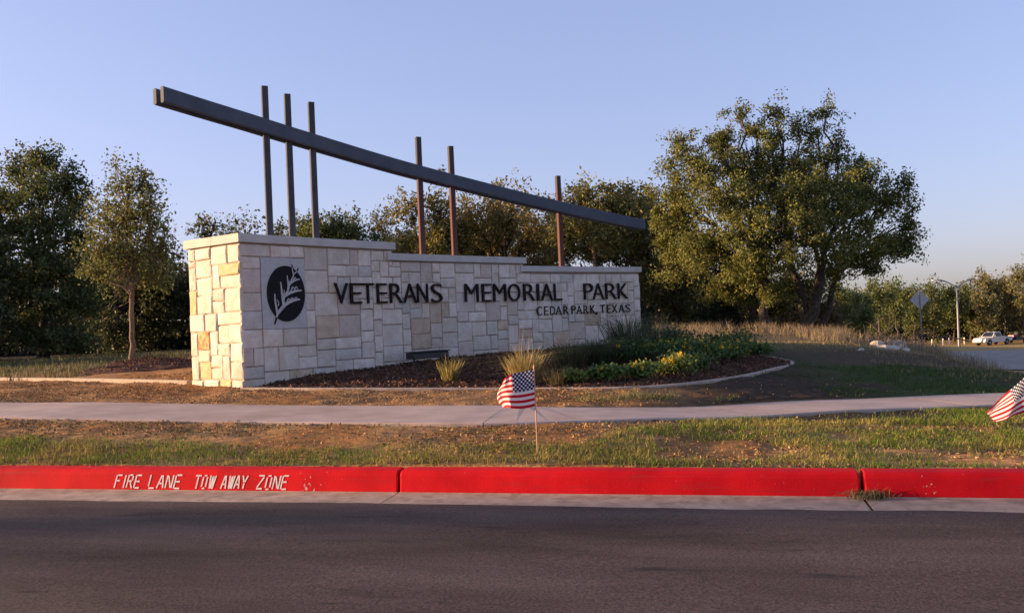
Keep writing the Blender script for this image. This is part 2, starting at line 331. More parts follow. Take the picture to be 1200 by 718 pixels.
def in_poly(x, y, P):
    P = np.asarray(P); c = np.zeros(np.shape(x), bool); j = len(P)-1
    for i in range(len(P)):
        xi, yi, xj, yj = P[i, 0], P[i, 1], P[j, 0], P[j, 1]
        c ^= ((yi > y) != (yj > y)) & (x < (xj-xi)*(y-yi)/(yj-yi+1e-12)+xi); j = i
    return c
walk_poly = np.concatenate([nearL[:, :2], farL[::-1, :2]])
edgeS = catmull(edge_c, 14); edgeLS = catmull(edgeL_c, 10)

# the monument's arc in plan
TH, KC, AX, AY = .894, -.0329, -3.1244, 14.5
def arc(s, o=0.):
    s = np.asarray(s, float); p = TH+KC*s
    return np.stack([AX+(np.sin(p)-math.sin(TH))/KC+o*np.sin(p), AY-(np.cos(p)-math.cos(TH))/KC-o*np.cos(p)], -1)
def arc3(s, o, z):
    s, o, z = np.broadcast_arrays(np.asarray(s, float), np.asarray(o, float), np.asarray(z, float))
    p = TH+KC*s; x = AX+(np.sin(p)-math.sin(TH))/KC+o*np.sin(p); y = AY-(np.cos(p)-math.cos(TH))/KC-o*np.cos(p)
    X, Y = cw(x, y); return np.stack([X, Y, z], -1)
def arc_hit(px, py):
    d = ray(px, py); S = np.linspace(-3, 10, 2601); P = arc(S); i = np.argmin(abs(P[:, 0]/P[:, 1]-d[0])); return S[i], d[2]*P[i, 1]+CAMZ
S0, S1, TK = -1.48, 8.31, 1.28                   # wall ends, wall thickness
wall_poly = np.concatenate([arc(np.linspace(S0+.05, S1-.05, 20), -.05), arc(np.linspace(S1-.05, S0+.05, 20), -TK+.05)])
bed_poly = np.concatenate([edgeS[:, :2], arc(np.linspace(8.3, S0, 20), -.3)])
def height(x, y, rough=True):
    z = smooth_h(x, y)
    if rough:
        X, Y = cw(x, y)
        near = sstep(60, 14, np.hypot(x, y))
        n = fbm(X*5, Y*5, 4, 3)-.5; n2 = fbm(X*1.1, Y*1.1, 3, 9)-.5
        z = z + near*(n*.038+n2*.06)*sstep(6.95, 7.3, Y)
    return z
def hz(x, y): return float(height(np.array([x]), np.array([y]))[0])
def ground_hit(px, py):
    d = ray(px, py); t = np.linspace(6, 200, 6000); z = smooth_h(d[0]*t, d[1]*t); i = np.argmax(CAMZ+d[2]*t < z)
    return d[0]*t[i], d[1]*t[i]

# ---- ground sheet
def axis(lo, hi, fine0, fine1, step, grow=1.09):
    a = list(np.arange(fine0, fine1, step)); s = step; v = a[-1]
    while v < hi: s *= grow; v += s; a.append(v)
    s = step; v = a[0]; b = []
    while v > lo: s *= grow; v -= s; b.append(v)
    return np.array(b[::-1]+a)
gx = axis(-1500, 1500, -13, 10, .055, 1.075); gy = axis(-400, 2500, 6.86, 15.5, .05, 1.04)
GX, GY = np.meshgrid(gx, gy); gcx, gcy = wc(GX, GY)
GZ = height(gcx, gcy)
onwalk = in_poly(gcx, gcy, walk_poly)
GZ = np.where(onwalk, smooth_h(gcx, gcy)-.07, GZ)
GZ = np.where(GY < 6.87, kerb_z(GX)-.30, GZ)
ksel = (GY >= 6.87) & (GY < 7.2); GZ = np.where(ksel, np.minimum(GZ, kerb_z(GX)+.165+.35*(GY-6.87)), GZ)
inbed = in_poly(gcx, gcy, bed_poly)
Fi = np.arange(GX.size).reshape(GX.shape)
GF = np.stack([Fi[:-1, :-1], Fi[:-1, 1:], Fi[1:, 1:], Fi[1:, :-1]], -1).reshape(-1, 4)
pxx = 600+FPX*gcx/np.maximum(gcy, .1)
nA = fbm(GX*1.3, GY*1.3, 4, 21); nB = fbm(GX*.35, GY*.35, 3, 5)
def mixc(a, b, t): return a*(1-t[..., None])+np.array(b)*t[..., None]
col = np.ones(GX.shape+(3,))*np.array((.285, .145, .058))                 # bare brown soil
col = mixc(col, (.37, .21, .092), sstep(.4, .65, nA))
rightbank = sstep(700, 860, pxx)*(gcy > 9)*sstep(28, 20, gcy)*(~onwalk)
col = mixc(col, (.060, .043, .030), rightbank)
lawn = sstep(.42, .58, fbm(gcx*.5, gcy*.9, 3, 44)+.25*sstep(3.5, 6, gcx)-.3*sstep(15, 19, gcy))*sstep(3.8, 5.6, gcx)*(gcy > 11)*sstep(19, 15, gcy)
col = mixc(col, (.055, .08, .022), lawn*.75)
col = mixc(col, (.085, .066, .042), sstep(14.5, 16, gcy)*sstep(24, 21, gcy)*sstep(4.5, 6, gcx))
col = mixc(col, (.08, .044, .029), inbed*1.)                            # mulch
dry = sstep(17, 23, gcy)*(~inbed)*sstep(26, 20, gcx*0+abs(gcx)*.0+np.where(gcx > 7, 25, 20))
dryf = sstep(17.5, 22, gcy)*(1-inbed)
col = mixc(col, (.20, .15, .075), dryf)
col = mixc(col, (.10, .11, .04), dryf*sstep(.45, .65, nB)*sstep(60, 40, gcy))
col = mixc(col, (.36, .25, .105), sstep(24, 30, gcy)*sstep(8, 11, gcx)*sstep(.3, .5, nB+.3))
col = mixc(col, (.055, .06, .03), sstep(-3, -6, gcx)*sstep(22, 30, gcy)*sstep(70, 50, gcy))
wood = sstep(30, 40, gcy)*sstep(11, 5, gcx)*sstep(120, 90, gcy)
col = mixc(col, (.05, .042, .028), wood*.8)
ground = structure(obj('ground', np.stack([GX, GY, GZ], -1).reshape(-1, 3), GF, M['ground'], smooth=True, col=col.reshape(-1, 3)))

# ---- road, gutter, kerb
def strip(xs, prof):                             # profile (Y, dz) swept along the street
    rings = np.stack([np.stack([np.full(len(prof), x), [p[0] for p in prof], [p[1]+float(kerb_z(x)) for p in prof]], -1) for x in xs])
    return rings
xs = np.concatenate([np.arange(-120, -14, 6), np.arange(-14, 12, .06), np.arange(12, 61, 4)])
rr_ = strip(xs, [(-6.4, -.02), (-3, .04), (0, .06), (3, .035), (KY-.455, .0), (KY-.44, -.012)]); rr_[:, 4:, 1] += ((fbm(xs*1.5, xs*0, 5, 6)-.5)*.09+.015)[:, None]
v, f = loft(rr_, closed=False, caps=False)
f = [f[0][:, ::-1]]
road = structure(obj('road', v, f, M['asphalt']))
JX = []
for px in (467, 1010):
    d = ray(px, 578); x = d[0]; t = KY/cw(d[0], 1)[1]; JX.append(cw(d[0]*t, t)[0])
JA, JB = JX
SEG = JB-JA
joints = [JA-SEG*k for k in range(16, 1, -1)]+[JA, JB]+[JB+SEG*k for k in range(1, 9)]
kerb = bpy.data.objects.new('kerb', None); link(kerb); structure(kerb); LOC['kerb'] = Vector((0, 0, 0))
kprof = [(KY, -.12), (KY, .0), (KY+.022, .125), (KY+.032, .150), (KY+.05, .165), (KY+.075, .17), (KY+.185, .172), (KY+.19, .165), (KY+.19, -.12)]
gprof = [(KY-.46, -.015), (KY-.44, -.008), (KY-.03, -.003), (KY-.006, .004), (KY-.006, -.14), (KY-.46, -.14)]
for i in range(len(joints)-1):
    a, b = joints[i]+.009, joints[i+1]-.009
    if abs(joints[i]-JB) < .01: a += .012
    n = max(2, int((b-a)/(.12 if -14 < a < 12 else .6)))
    xs_ = np.linspace(a, b, n)
    bev = np.array(kprof); ctr = bev.mean(0)
    xs2 = np.concatenate([[a-.0], [a+.012], xs_[1:-1], [b-.012], [b]])
    rings = strip(xs2, kprof); 
    for e in (0, -1):
        rings[e][1:8, 1] = np.clip(rings[e][1:8, 1], KY+.012, KY+.18); rings[e][2:8, 2] -= .01
    wob = (fbm(xs2*2.3, xs2*0, 3, 4)-.5)*.008; wob2 = (fbm(xs2*6, xs2*0+5, 3, 8)-.5)*.006
    rings[:, 1:5, 1] += wob[:, None]; rings[:, 3:8, 2] += wob2[:, None]
    v, f = loft(rings); obj('kerb_section', v, f, M['red'], kerb)
    v, f = loft(strip(np.linspace(a-.004, b+.004, n), gprof)); obj('gutter_slab', v, f, M['kerb_concrete'], kerb)

# stencil on the kerb face
ST = {'F': [(0, 0, 0, 1), (.16, 1, .9, 1), (.16, .55, .7, .55)], 'I': [(.5, 0, .5, 1)], 'R': [(0, 0, 0, 1), (.15, 1, .7, 1), (.75, .95, .75, .6), (.15, .52, .7, .52), (.45, .45, .9, 0)],
      'E': [(0, 0, 0, 1), (.15, 1, .9, 1), (.15, .52, .75, .52), (.15, 0, .9, 0)], 'L': [(0, 0.12, 0, 1), (0.05, 0, .9, 0)], 'A': [(0, 0, .40, 1), (.55, 1, .95, 0), (.32, .34, .66, .34)],
      'N': [(0, 0, 0, 1), (.15, .95, .78, .05), (.92, 0, .92, 1)], 'T': [(.0, 1, 1, 1), (.5, 0, .5, .9)], 'O': [(.12, .12, .12, .88), (.25, 1, .72, 1), (.85, .88, .85, .12), (.25, 0, .72, 0)],
      'W': [(0.05, 1, .28, .0), (.42, 0, .50, .95), (.62, .95, .72, 0), (.8, 0, 1, 1)], 'Y': [(0, 1, .42, .5), (1, 1, .58, .5), (.5, 0, .5, .42)], 'Z': [(.05, 1, .95, 1), (.9, .9, .1, .12), (.05, 0, .95, 0)]}
def kerbX(px):
    d = ray(px, 567); t = KY/cw(d[0], 1)[1]; return cw(d[0]*t, t)[0]
words = [('FIRE', 133.5, 163), ('LANE', 173, 210.5), ('TOW', 226, 249.5), ('AWAY', 258, 287), ('ZONE', 299.5, 335.5)]
for wd, p0, p1 in words:
    x0, x1 = kerbX(p0), kerbX(p1); wts = [.45 if c == 'I' else 1. for c in wd]; tot = sum(wts)+.32*(len(wd)-1); u = (x1-x0)/tot; x = x0
    for c, wt in zip(wd, wts):
        parts = []
        for (a, b_, c_, d_) in ST[c]:
            if c == 'I': a = c_ = .5
            P = np.array([(a*u*wt, b_*.104), (c_*u*wt, d_*.104)]); dd = P[1]-P[0]; ln = np.hypot(*dd); nn = np.array([-dd[1], dd[0]])/ln*.0060
            q = np.array([P[0]+nn, P[0]-nn, P[1]-nn, P[1]+nn]); q[:, 0] += x+q[:, 1]*.22; q[:, 1] += .018+random.uniform(-.002, .002)
            zz = q[:, 1]; yy = KY+.022*zz/.125-.0022+(fbm(q[:, 0]*2.3, q[:, 0]*0, 3, 4)-.5)*.008
            parts.append((np.stack([q[:, 0], yy, zz+kerb_z(q[:, 0])], -1), np.array([(0, 1, 2, 3)])))
        v, f = cat_mesh(parts); obj('stencil_letter', v, f, M['white_paint'], kerb)
        x += u*(wt+.32)

# ---- sidewalk slabs
side = bpy.data.objects.new('sidewalk', None); link(side); structure(side); LOC['sidewalk'] = Vector((0, 0, 0))
def joint_param():
    dn = ray(556, 497); i = np.argmin(abs(nearL[:, 0]/nearL[:, 1]-dn[0])); return i
ji = joint_param(); cum = np.concatenate([[0], np.cumsum(np.hypot(*np.diff(nearL[:, :2], axis=0).T))]); j0 = cum[ji]
farF = np.stack([np.interp(np.linspace(0, len(farL)-1, 6000), np.arange(len(farL)), farL[:, i]) for i in range(3)], -1)
cuts = [0]+[j0+6.1*k for k in range(-8, 8) if 0.5 < j0+6.1*k < cum[-1]-.5]+[cum[-1]]
def on(L, c): return np.stack([np.interp(c, cum, L[:, i]) for i in range(3)], -1)
for a, b in zip(cuts[:-1], cuts[1:]):
    cc = np.linspace(a+.005, b-.005, max(3, int((b-a)/.3))); n_ = on(nearL, cc); f_ = []
    tg = on(nearL, cc+.05)-on(nearL, cc-.05)
    for p, tt in zip(n_, tg):
        tt = tt[:2]/(np.hypot(*tt[:2])+1e-9); q = (farF[:, :2]-p[:2])@tt; f_.append(farF[np.argmin(abs(q)+100*(np.hypot(*(farF[:, :2]-p[:2]).T) > 4.5))])
    f_ = np.array(f_)
    zt = (n_[:, 2]+f_[:, 2])/2*0+smooth_h((n_[:, 0]+f_[:, 0])/2, (n_[:, 1]+f_[:, 1])/2)+.012
    rings = []
    for k in range(len(cc)):
        A = np.array(cw(*n_[k, :2])); B = np.array(cw(*f_[k, :2])); e = (B-A)/np.linalg.norm(B-A)*.015
        rings.append([(*A, zt[k]-.12), (*A, zt[k]-.012), (*(A+e), zt[k]), (*(B-e), zt[k]+.01), (*B, zt[k]-.002), (*B, zt[k]-.12)])
    v, f = loft(np.array(rings)); obj('slab', v, f, M['walk'], side)

# ---- bed edging
def edging(P, label, wd=.055, top=0.):
    T = np.gradient(P[:, :2], axis=0); T /= np.linalg.norm(T, axis=1)[:, None]; Nn = np.stack([T[:, 1], -T[:, 0]], -1)
    rings = []
    for p, n in zip(P, Nn):
        z = p[2]+top; A = p[:2]-n*wd; B = p[:2]+n*wd; A2 = p[:2]-n*(wd-.012); B2 = p[:2]+n*(wd-.012)
        rings.append([(*cw(*A), z-.25), (*cw(*A), z-.012), (*cw(*A2), z), (*cw(*B2), z), (*cw(*B), z-.012), (*cw(*B), z-.25)])
    v, f = loft(np.array(rings))
    b0 = v[0].copy(); return tag(obj('edging_strip', v, f, M['edging'], origin=b0), label, 'edging')
edging(edgeS, 'curved concrete edging strip round the planted bed in front of the sign wall')
edging(edgeLS, 'low concrete edging strip running past the mulch under the young tree')

# ------------------------------------------------------------------ the monument sign
bx, by = cw(*arc(3.4, -.6)); sign = thing('park_sign', (bx, by, .6), 'white limestone park sign wall with dark lettering and steel beam on posts', 'park sign')
TIERS = [(S0, 1.63, 2.71), (1.63, 4.94, 2.525), (4.94, S1, 2.36)]
def arc_block(s0, s1, o0, o1, z0, z1, bev=.0, step=.2):
    n = max(2, int((s1-s0)/step)+1); ss = np.linspace(s0, s1, n); rings = []
    for s in ss:
        pr = [(o0, z0), (o1, z0), (o1, z1), (o0, z1)] if not bev else [(o0, z0+bev), (o0+bev, z0), (o1-bev, z0), (o1, z0+bev), (o1, z1-bev), (o1-bev, z1), (o0+bev, z1), (o0, z1-bev)]
        rings.append(arc3(s, np.array([p[0] for p in pr]), np.array([p[1] for p in pr])))
    return loft(np.array(rings))
wparts = [arc_block(a+(.02 if i == 0 else 0), b-(.02 if i == 2 else 0), -TK+.02, -.02, .0, z+.02) for i, (a, b, z) in enumerate(TIERS)]
v, f = cat_mesh(wparts); wall = obj('wall', v, f, M['mortar'], sign)

def stone_shape(mapf, u0, u1, v0, v1, depth, rnd, bev=.014, rough=1.):
    """one hand-dressed block: bevelled arris, slightly crooked corners, pitched face"""
    g = .0055
    u0 += g; u1 -= g; v0 += g; v1 -= g
    c = np.array([(u0, v0), (u1, v0), (u1, v1), (u0, v1)])+rnd.uniform(-.006, .006, (4, 2))*rough
    ctr = c.mean(0); d = depth+rnd.uniform(-.006, .016)
    # 8-point outline with mid-edge points
    out8 = np.empty((8, 2)); out8[0::2] = c; out8[1::2] = (c+np.roll(c, -1, 0))/2+rnd.uniform(-.004, .004, (4, 2))*rough
    size = np.array([u1-u0, v1-v0]); k = 1-2*bev/np.maximum(size, .05)
    inn = ctr+(out8-ctr)*k
    V = [mapf(out8[:, 0], out8[:, 1], np.full(8, -.04)), mapf(out8[:, 0], out8[:, 1], d-.010+rnd.uniform(-.004, .003, 8)), mapf(inn[:, 0], inn[:, 1], d+rnd.uniform(-.004, .004, 8)),
         mapf(ctr[:1], ctr[1:2], np.array([d+.006]))]
    V = np.concatenate(V); j = np.arange(8); k_ = (j+1) % 8
    q = np.concatenate([np.stack([j, k_, 8+k_, 8+j], -1), np.stack([8+j, 8+k_, 16+k_, 16+j], -1)]); tr = np.stack([16+j, 16+k_, np.full(8, 24)], -1)
    return V, [q, tr]
def ashlar(nu, nv, ok, rnd, sizes):
    g = np.full((nu, nv), -1); out = []
    g[~ok] = -2
    for j in range(nv):
        for i in range(nu):
            if g[i, j] != -1: continue
            opts = [sizes[k] for k in rnd.permutation(len(sizes))]
            for (a, b) in opts+[(2, 2), (2, 1), (1, 2), (1, 1)]:
                if i+a > nu or j+b > nv or (g[i:i+a, j:j+b] != -1).any(): continue
                # avoid leaving one-cell slivers on the right
                r = 0
                while i+a+r < nu and g[i+a+r, j] == -1 and r < 3: r += 1
                if r == 1 and a > 1: continue
                t = 0
                while j+b+t < nv and ok[i, j+b+t] and t < 3: t += 1
                if t == 1 and b > 1: continue
                break
            g[i:i+a, j:j+b] = len(out); out.append((i, j, a, b))
    return out
SZ = [(5, 4), (4, 4), (4, 3), (5, 3), (5, 3), (4, 2), (5, 2), (3, 3), (3, 2), (6, 3), (2, 3), (5, 4), (4, 3), (3, 4), (6, 2), (4, 2), (3, 2)]
CU = .094
Z0 = .38
tint_px = {'stone_rust': [(236, 390)], 'stone_gold': [(267, 316), (228, 352), (240, 425), (262, 455)],
           'stone_tan': [(376, 389), (310, 372), (482, 381), (498, 383), (503, 401), (513, 371), (524, 370), (588, 384), (620, 386), (655, 394), (690, 369), (345, 440)],
           'stone_pink': [(407, 392), (448, 387), (585, 374), (550, 404), (721, 374), (566, 315), (640, 345), (420, 358), (505, 312), (720, 395)],
           'stone_grey': [(406, 345), (475, 359), (430, 321), (577, 362), (395, 420), (660, 330)]}
PANEL = (-1.06, -.23, 1.44, 2.475)
rs = np.random.default_rng(11)
nu = int((S1-S0)/CU); cu = (S1-S0)/nu; tops = np.array([2.71, 2.525, 2.36])
cv = .0925; nv = int(round((2.71-Z0)/cv)); 
ok = np.ones((nu, nv), bool)
for i in range(nu):
    sm = S0+(i+.5)*cu; zt = [z for a, b, z in TIERS if a <= sm <= b+1e-6][0]
    for j in range(nv):
        z0, z1 = Z0+j*cv, Z0+(j+1)*cv
        if z1 > zt+.035: ok[i, j] = False
        if PANEL[0]-.02 < sm < PANEL[1]+.02 and z1 > PANEL[2]+.03 and z0 < PANEL[3]-.03: ok[i, j] = False
pc_ = [(i, j) for i in range(nu) for j in range(nv) if PANEL[0]-.02 < S0+(i+.5)*cu < PANEL[1]+.02 and Z0+(j+1)*cv > PANEL[2]+.03 and Z0+j*cv < PANEL[3]-.03]
PBOX = (S0+min(c[0] for c in pc_)*cu, S0+(max(c[0] for c in pc_)+1)*cu, Z0+min(c[1] for c in pc_)*cv, Z0+(max(c[1] for c in pc_)+1)*cv)
tint = {k: [arc_hit(*p) for p in v if p[0] > 289] for k, v in tint_px.items()}
def pick(u0, u1, v0, v1, spots, rnd):
    for k, L in spots.items():
        for (s, z) in L:
            if u0 <= s < u1 and v0 <= z < v1: return M[k]
    r = rnd.random()
    return M['stone'] if r < .93 else M['stone_grey'] if r < .96 else M['stone_pink']
mapF = lambda s, z, o: arc3(s, o, z)
for (i, j, a, b) in ashlar(nu, nv, ok, rs, SZ):
    u0, u1, v0, v1 = S0+i*cu, S0+(i+a)*cu, Z0+j*cv, Z0+(j+b)*cv
    sm = (u0+u1)/2; zt = [z for A, B, z in TIERS if A <= sm <= B+1e-6][0]; v1 = min(v1, zt)
    gz = float(smooth_h(*[np.array([q]) for q in arc(sm, .1)])[0])
    if v1 < gz-.15: continue
    V, Fc = stone_shape(mapF, u0, u1, v0, v1, .0, rs, bev=.010, rough=.9)
    obj('stone', V, Fc, pick(u0, u1, v0, v1, tint, rs), wall)
# left end (towards the sun)
mapL = lambda tt, z, o: arc3(S0-o, -tt, z)
nuL = 13; cuL = TK/nuL; okL = np.ones((nuL, nv), bool)
rl = np.random.default_rng(5)
e0 = arc(S0, 0)
def left_hit(px, py):
    d = ray(px, py); T = np.linspace(-.2, 1.5, 500); P = np.array([arc(S0, -q) for q in T]); i = np.argmin(abs(P[:, 0]/P[:, 1]-d[0])); return T[i], d[2]*P[i, 1]+CAMZ
tintL = {k: [left_hit(*p) for p in v if p[0] < 289] for k, v in tint_px.items()}
for (i, j, a, b) in ashlar(nuL, nv, okL, rl, [(5, 3), (6, 2), (4, 2), (5, 2), (4, 3), (3, 2), (6, 3), (2, 4), (7, 3), (4, 4), (3, 3)]):
    u0, u1, v0, v1 = i*cuL, (i+a)*cuL, Z0+j*cv, min(Z0+(j+b)*cv, 2.71)
    if v1 < .42: continue
    mt = pick(u0, u1, v0, v1, tintL, rl)
    if mt in (M['stone_grey'], M['stone_pink'], M['stone_tan']): mt = M['stone']
    V, Fc = stone_shape(mapL, u0, u1, v0, v1, .004, rl, bev=.018, rough=1.6)
    obj('stone', V, Fc[0:0]+[x[:, ::-1] for x in Fc], mt, wall)
# back and far end: same stones, joined
backp = []
mapB = lambda s, z, o: arc3(s, -TK-o, z)
for (i, j, a, b) in ashlar(nu, nv, np.ones((nu, nv), bool), np.random.default_rng(3), SZ):
    u0, u1, v0, v1 = S0+i*cu, S0+(i+a)*cu, Z0+j*cv, Z0+(j+b)*cv
    sm = (u0+u1)/2; zt = [z for A, B, z in TIERS if A <= sm <= B+1e-6][0]
    if v0 > zt-.05: continue
    V, Fc = stone_shape(mapB, u0, u1, v0, min(v1, zt), 0, rs); backp.append((V, [x[:, ::-1] for x in Fc]))
mapR = lambda tt, z, o: arc3(S1+o, -tt, z)
for (i, j, a, b) in ashlar(nuL, nv, okL, np.random.default_rng(8), SZ):
    if Z0+(j+b)*cv > 2.40: continue
    V, Fc = stone_shape(mapR, i*cuL, (i+a)*cuL, Z0+j*cv, Z0+(j+b)*cv, 0, rs); backp.append((V, Fc))
v, f = cat_mesh(backp); ob = obj('back_stones', v, f, M['stone'], wall); ob['kind'] = 'stuff'
# cap stones
for (s0, s1, z0, z1, o0, o1) in [(S0-.045, 1.68, 2.712, 2.842, -.62, .045), (S0-.045, 1.68, 2.712, 2.842, -TK-.045, -.624),
                                 (1.50, 4.99, 2.527, 2.652, -TK-.042, .043), (4.83, S1+.045, 2.362, 2.482, -TK-.04, .041)]:
    v, f = arc_block(s0, s1, o0, o1, z0, z1, .006); obj('cap_stone', v, f, M['cap'], sign)
# emblem panel, disc and sprig
pn = arc_block(PBOX[0]+.004, PBOX[1]-.004, -.04, .004, PBOX[2]+.004, PBOX[3]-.004, .003, .1); panel = obj('emblem_panel', *pn, M['panel'], sign)
ECS, ECZ, EA, EB = -.645, 1.945, .365, .435
def emb(u, v): return ECS+u*EA, ECZ+v*EB                # unit-disc coordinates -> s, z
def flat_poly(P, o0, o1):                               # extruded polygon strip list (quads along a ribbon)
    pass
na = 64; aa = np.linspace(0, 2*np.pi, na, endpoint=False)
rings = []
for rr, oo in ((1, -.01), (1, .016), (.985, .02), (.6, .02), (.2, .02)):
    s, z = emb(np.cos(aa)*rr, np.sin(aa)*rr); rings.append(arc3(s, oo, z))
v, f = loft(np.array(rings)); obj('emblem_disc', v, [x for x in f if x.shape[1] == 4]+[f[1][1:]], M['black'], panel)
def zp(x, y): return ((x-287)/175., (348-y)/258.)       # traced sprig points -> unit disc
def ribbon(pts, wds, o0, o1, n=8):
    P = catmull([zp(*p) for p in pts], n); W = np.interp(np.linspace(0, 1, len(P)), np.linspace(0, 1, len(wds)), wds)/205.
    T = np.gradient(P, axis=0); T /= np.linalg.norm(T, axis=1)[:, None]+1e-9; Nn = np.stack([-T[:, 1], T[:, 0]], -1)
    A, B = P+Nn*W[:, None]/2, P-Nn*W[:, None]/2; rings = []
    for a, b_ in zip(A, B):
        s, z = emb(np.array([a[0], b_[0], b_[0], a[0]]), np.array([a[1], b_[1], b_[1], a[1]])); rings.append(arc3(s, np.array([o1, o1, o0, o0]), z))
    return loft(np.array(rings))
sprig = [ribbon([(186, 565), (205, 520), (250, 470), (255, 420), (262, 375), (300, 320), (318, 260), (345, 205), (362, 165)], [14, 22, 26, 22, 18, 16, 13, 11, 9], .015, .0245)]
for pts, wds in [([(195, 530), (185, 470), (178, 400), (178, 350)], [22, 18, 15, 10]), ([(252, 440), (245, 370), (240, 300), (235, 240)], [24, 20, 15, 10]), ([(300, 320), (304, 270), (300, 220), (297, 180)], [18, 15, 11, 8]), ([(358, 175), (350, 140), (348, 105)], [11, 9, 6]),
                 ([(205, 520), (270, 450), (340, 415), (408, 402)], [26, 26, 20, 9]), ([(262, 375), (310, 345), (370, 325), (427, 318)], [22, 22, 17, 10]), ([(318, 260), (350, 235), (380, 220), (412, 214)], [16, 15, 12, 8]), ([(362, 165), (378, 150), (396, 140)], [9, 8, 6]),
                 ([(200, 460), (210, 445), (203, 415), (194, 405)], [9, 8, 6, 4]), ([(252, 360), (266, 335), (262, 310)], [10, 8, 4]), ([(305, 260), (314, 240), (310, 225)], [8, 7, 4]),
                 ([(285, 425), (300, 398), (316, 405)], [10, 9, 6]), ([(320, 412), (335, 390), (352, 398)], [10, 9, 6]), ([(355, 405), (372, 385), (388, 396)], [9, 8, 5]), ([(325, 330), (345, 290), (362, 305)], [11, 10, 6]), ([(362, 318), (376, 285), (392, 305)], [10, 9, 6]), ([(350, 228), (368, 200), (382, 212)], [9, 8, 5])]:
    sprig.append(ribbon(pts, wds, .015, .0245))
v, f = cat_mesh(sprig); obj('sprig', v, f, M['panel'], panel)
v, f = cat_mesh([ribbon([(172, 628), (180, 600), (192, 565)], [7, 12, 14], .002, .018), ribbon([(350, 75), (352, 100), (358, 120)], [5, 7, 7], .002, .018), ribbon([(408, 108), (400, 130), (385, 150)], [5, 8, 8], .002, .018), ribbon([(358, 105), (364, 125), (362, 140)], [4, 5, 5], .002, .018)]); obj('sprig_tip', v, f, M['black'], panel)

# lettering
dg = bpy.context.evaluated_depsgraph_get()
_glyph = {}
def glyph(c, off):
    if (c, off) in _glyph: return _glyph[(c, off)]
    cu_ = bpy.data.curves.new('letter_curve', 'FONT'); cu_.body = c; cu_.size = 1; cu_.extrude = .5; cu_.resolution_u = 4; cu_.offset = off
    o = bpy.data.objects.new('letter_curve', cu_); sc.collection.objects.link(o); bpy.context.view_layer.update()
    me = bpy.data.meshes.new_from_object(o.evaluated_get(bpy.context.evaluated_depsgraph_get()))
    V = np.array([v.co[:] for v in me.vertices]); T = {}
    for p in me.polygons: T.setdefault(len(p.vertices), []).append(list(p.vertices))
    F = [np.array(x) for x in T.values()]
    bpy.data.objects.remove(o); bpy.data.meshes.remove(me)
    V[:, 0] -= V[:, 0].min(); V[:, 0] /= V[:, 0].max(); 
    if c != ',': V[:, 1] -= V[:, 1].min(); V[:, 1] /= V[:, 1].max()
    _glyph[(c, off)] = (V, F); return V, F
def letters(items, z0, z1, mat, ypx, off, o0=.018, o1=.055):
    for c, p0, p1 in items:
        s0, s1 = arc_hit(p0, ypx)[0], arc_hit(p1, ypx)[0]; V, F = glyph(c, off)
        s = s0+V[:, 0]*(s1-s0); z = z0+V[:, 1]*(z1-z0); o = o0+(V[:, 2]+.5)*(o1-o0)
        obj('letter', arc3(s, o, z), F, mat, sign)
big = [(c, 360+a/7.18, 360+b/7.18) for c, a, b in [('V', 218, 332), ('E', 352, 444), ('T', 446, 552), ('E', 574, 660), ('R', 685, 788), ('A', 798, 908), ('N', 915, 1004), ('S', 1034, 1124)]]
big += [(c, 510+a/7.18, 510+b/7.18) for c, a, b in [('M', 240, 352), ('E', 384, 462), ('M', 480, 586), ('O', 604, 704), ('R', 735, 828), ('I', 846, 864), ('A', 882, 978), ('L', 990, 1056)]]
big += [(c, 640+a/7.18, 640+b/7.18) for c, a, b in [('P', 308, 384), ('A', 383, 476), ('R', 490, 584), ('K', 596, 678)]]
letters(big, 1.775, 2.12, M['bronze'], 343, -.012)
small = [(c, 510+a/7.18, 510+b/7.18) for c, a, b in [('C', 848, 893), ('E', 910, 946), ('D', 960, 1002), ('A', 1008, 1058), ('R', 1074, 1116)]]
small += [(c, 640+a/7.18, 640+b/7.18) for c, a, b in [('P', 208, 244), ('A', 248, 296), ('R', 310, 350), ('K', 366, 408), ('T', 450, 492), ('E', 508, 540), ('X', 548, 594), ('A', 606, 654), ('S', 664, 704)]]
letters(small, 1.475, 1.655, M['bronze'], 363, -.006, .012, .03)
s_ = arc_hit(640+416/7.18, 363)[0]
v, f = cat_mesh([arc_block(s_-.015, s_+.02, .012, .035, 1.45, 1.50)]); obj('letter', v, f, M['bronze'], sign)

# posts and the two beam plates
for s, zt in [(-.48, 5.34), (-.04, 5.29), (.44, 5.235), (2.83, 4.95), (3.63, 4.865), (6.52, 4.51)]:
    zb = [z for A, B, z in TIERS if A <= s <= B][0]
    c_ = arc(s, -.555); ub = np.array((math.cos(.436), math.sin(.436))); nb_ = np.array((math.sin(.436), -math.cos(.436))); rings = []
    oct_ = [(-.05, -.044), (-.044, -.05), (.044, -.05), (.05, -.044), (.05, .044), (.044, .05), (-.044, .05), (-.05, .044)]
    for z in (zb, (zb+zt)/2, zt): rings.append([(*cw(*(c_+ub*a+nb_*b_)), z) for a, b_ in oct_])
    v, f = loft(np.array(rings)); obj('post', v, f, M['post' if s > 2 else 'post_dark'], sign)
def beam_plate(o0, o1, sa, sb):
    ss = np.linspace(sa, sb, 60); rings = []
    for s in ss:
        zt = np.interp(s, [-2.35, -.89, .80, 2.33, 4.23, 6.08, 8.9], [4.966, 4.826, 4.631, 4.441, 4.222, 3.990, 3.634]); r = .018
        pr = np.array([(o0, zt-.24+r), (o0+r, zt-.24), (o1-r, zt-.24), (o1, zt-.24+r), (o1, zt-r), (o1-r, zt), (o0+r, zt), (o0, zt-r)])
        rings.append(arc3(s, pr[:, 0], pr[:, 1]))
    return loft(np.array(rings))
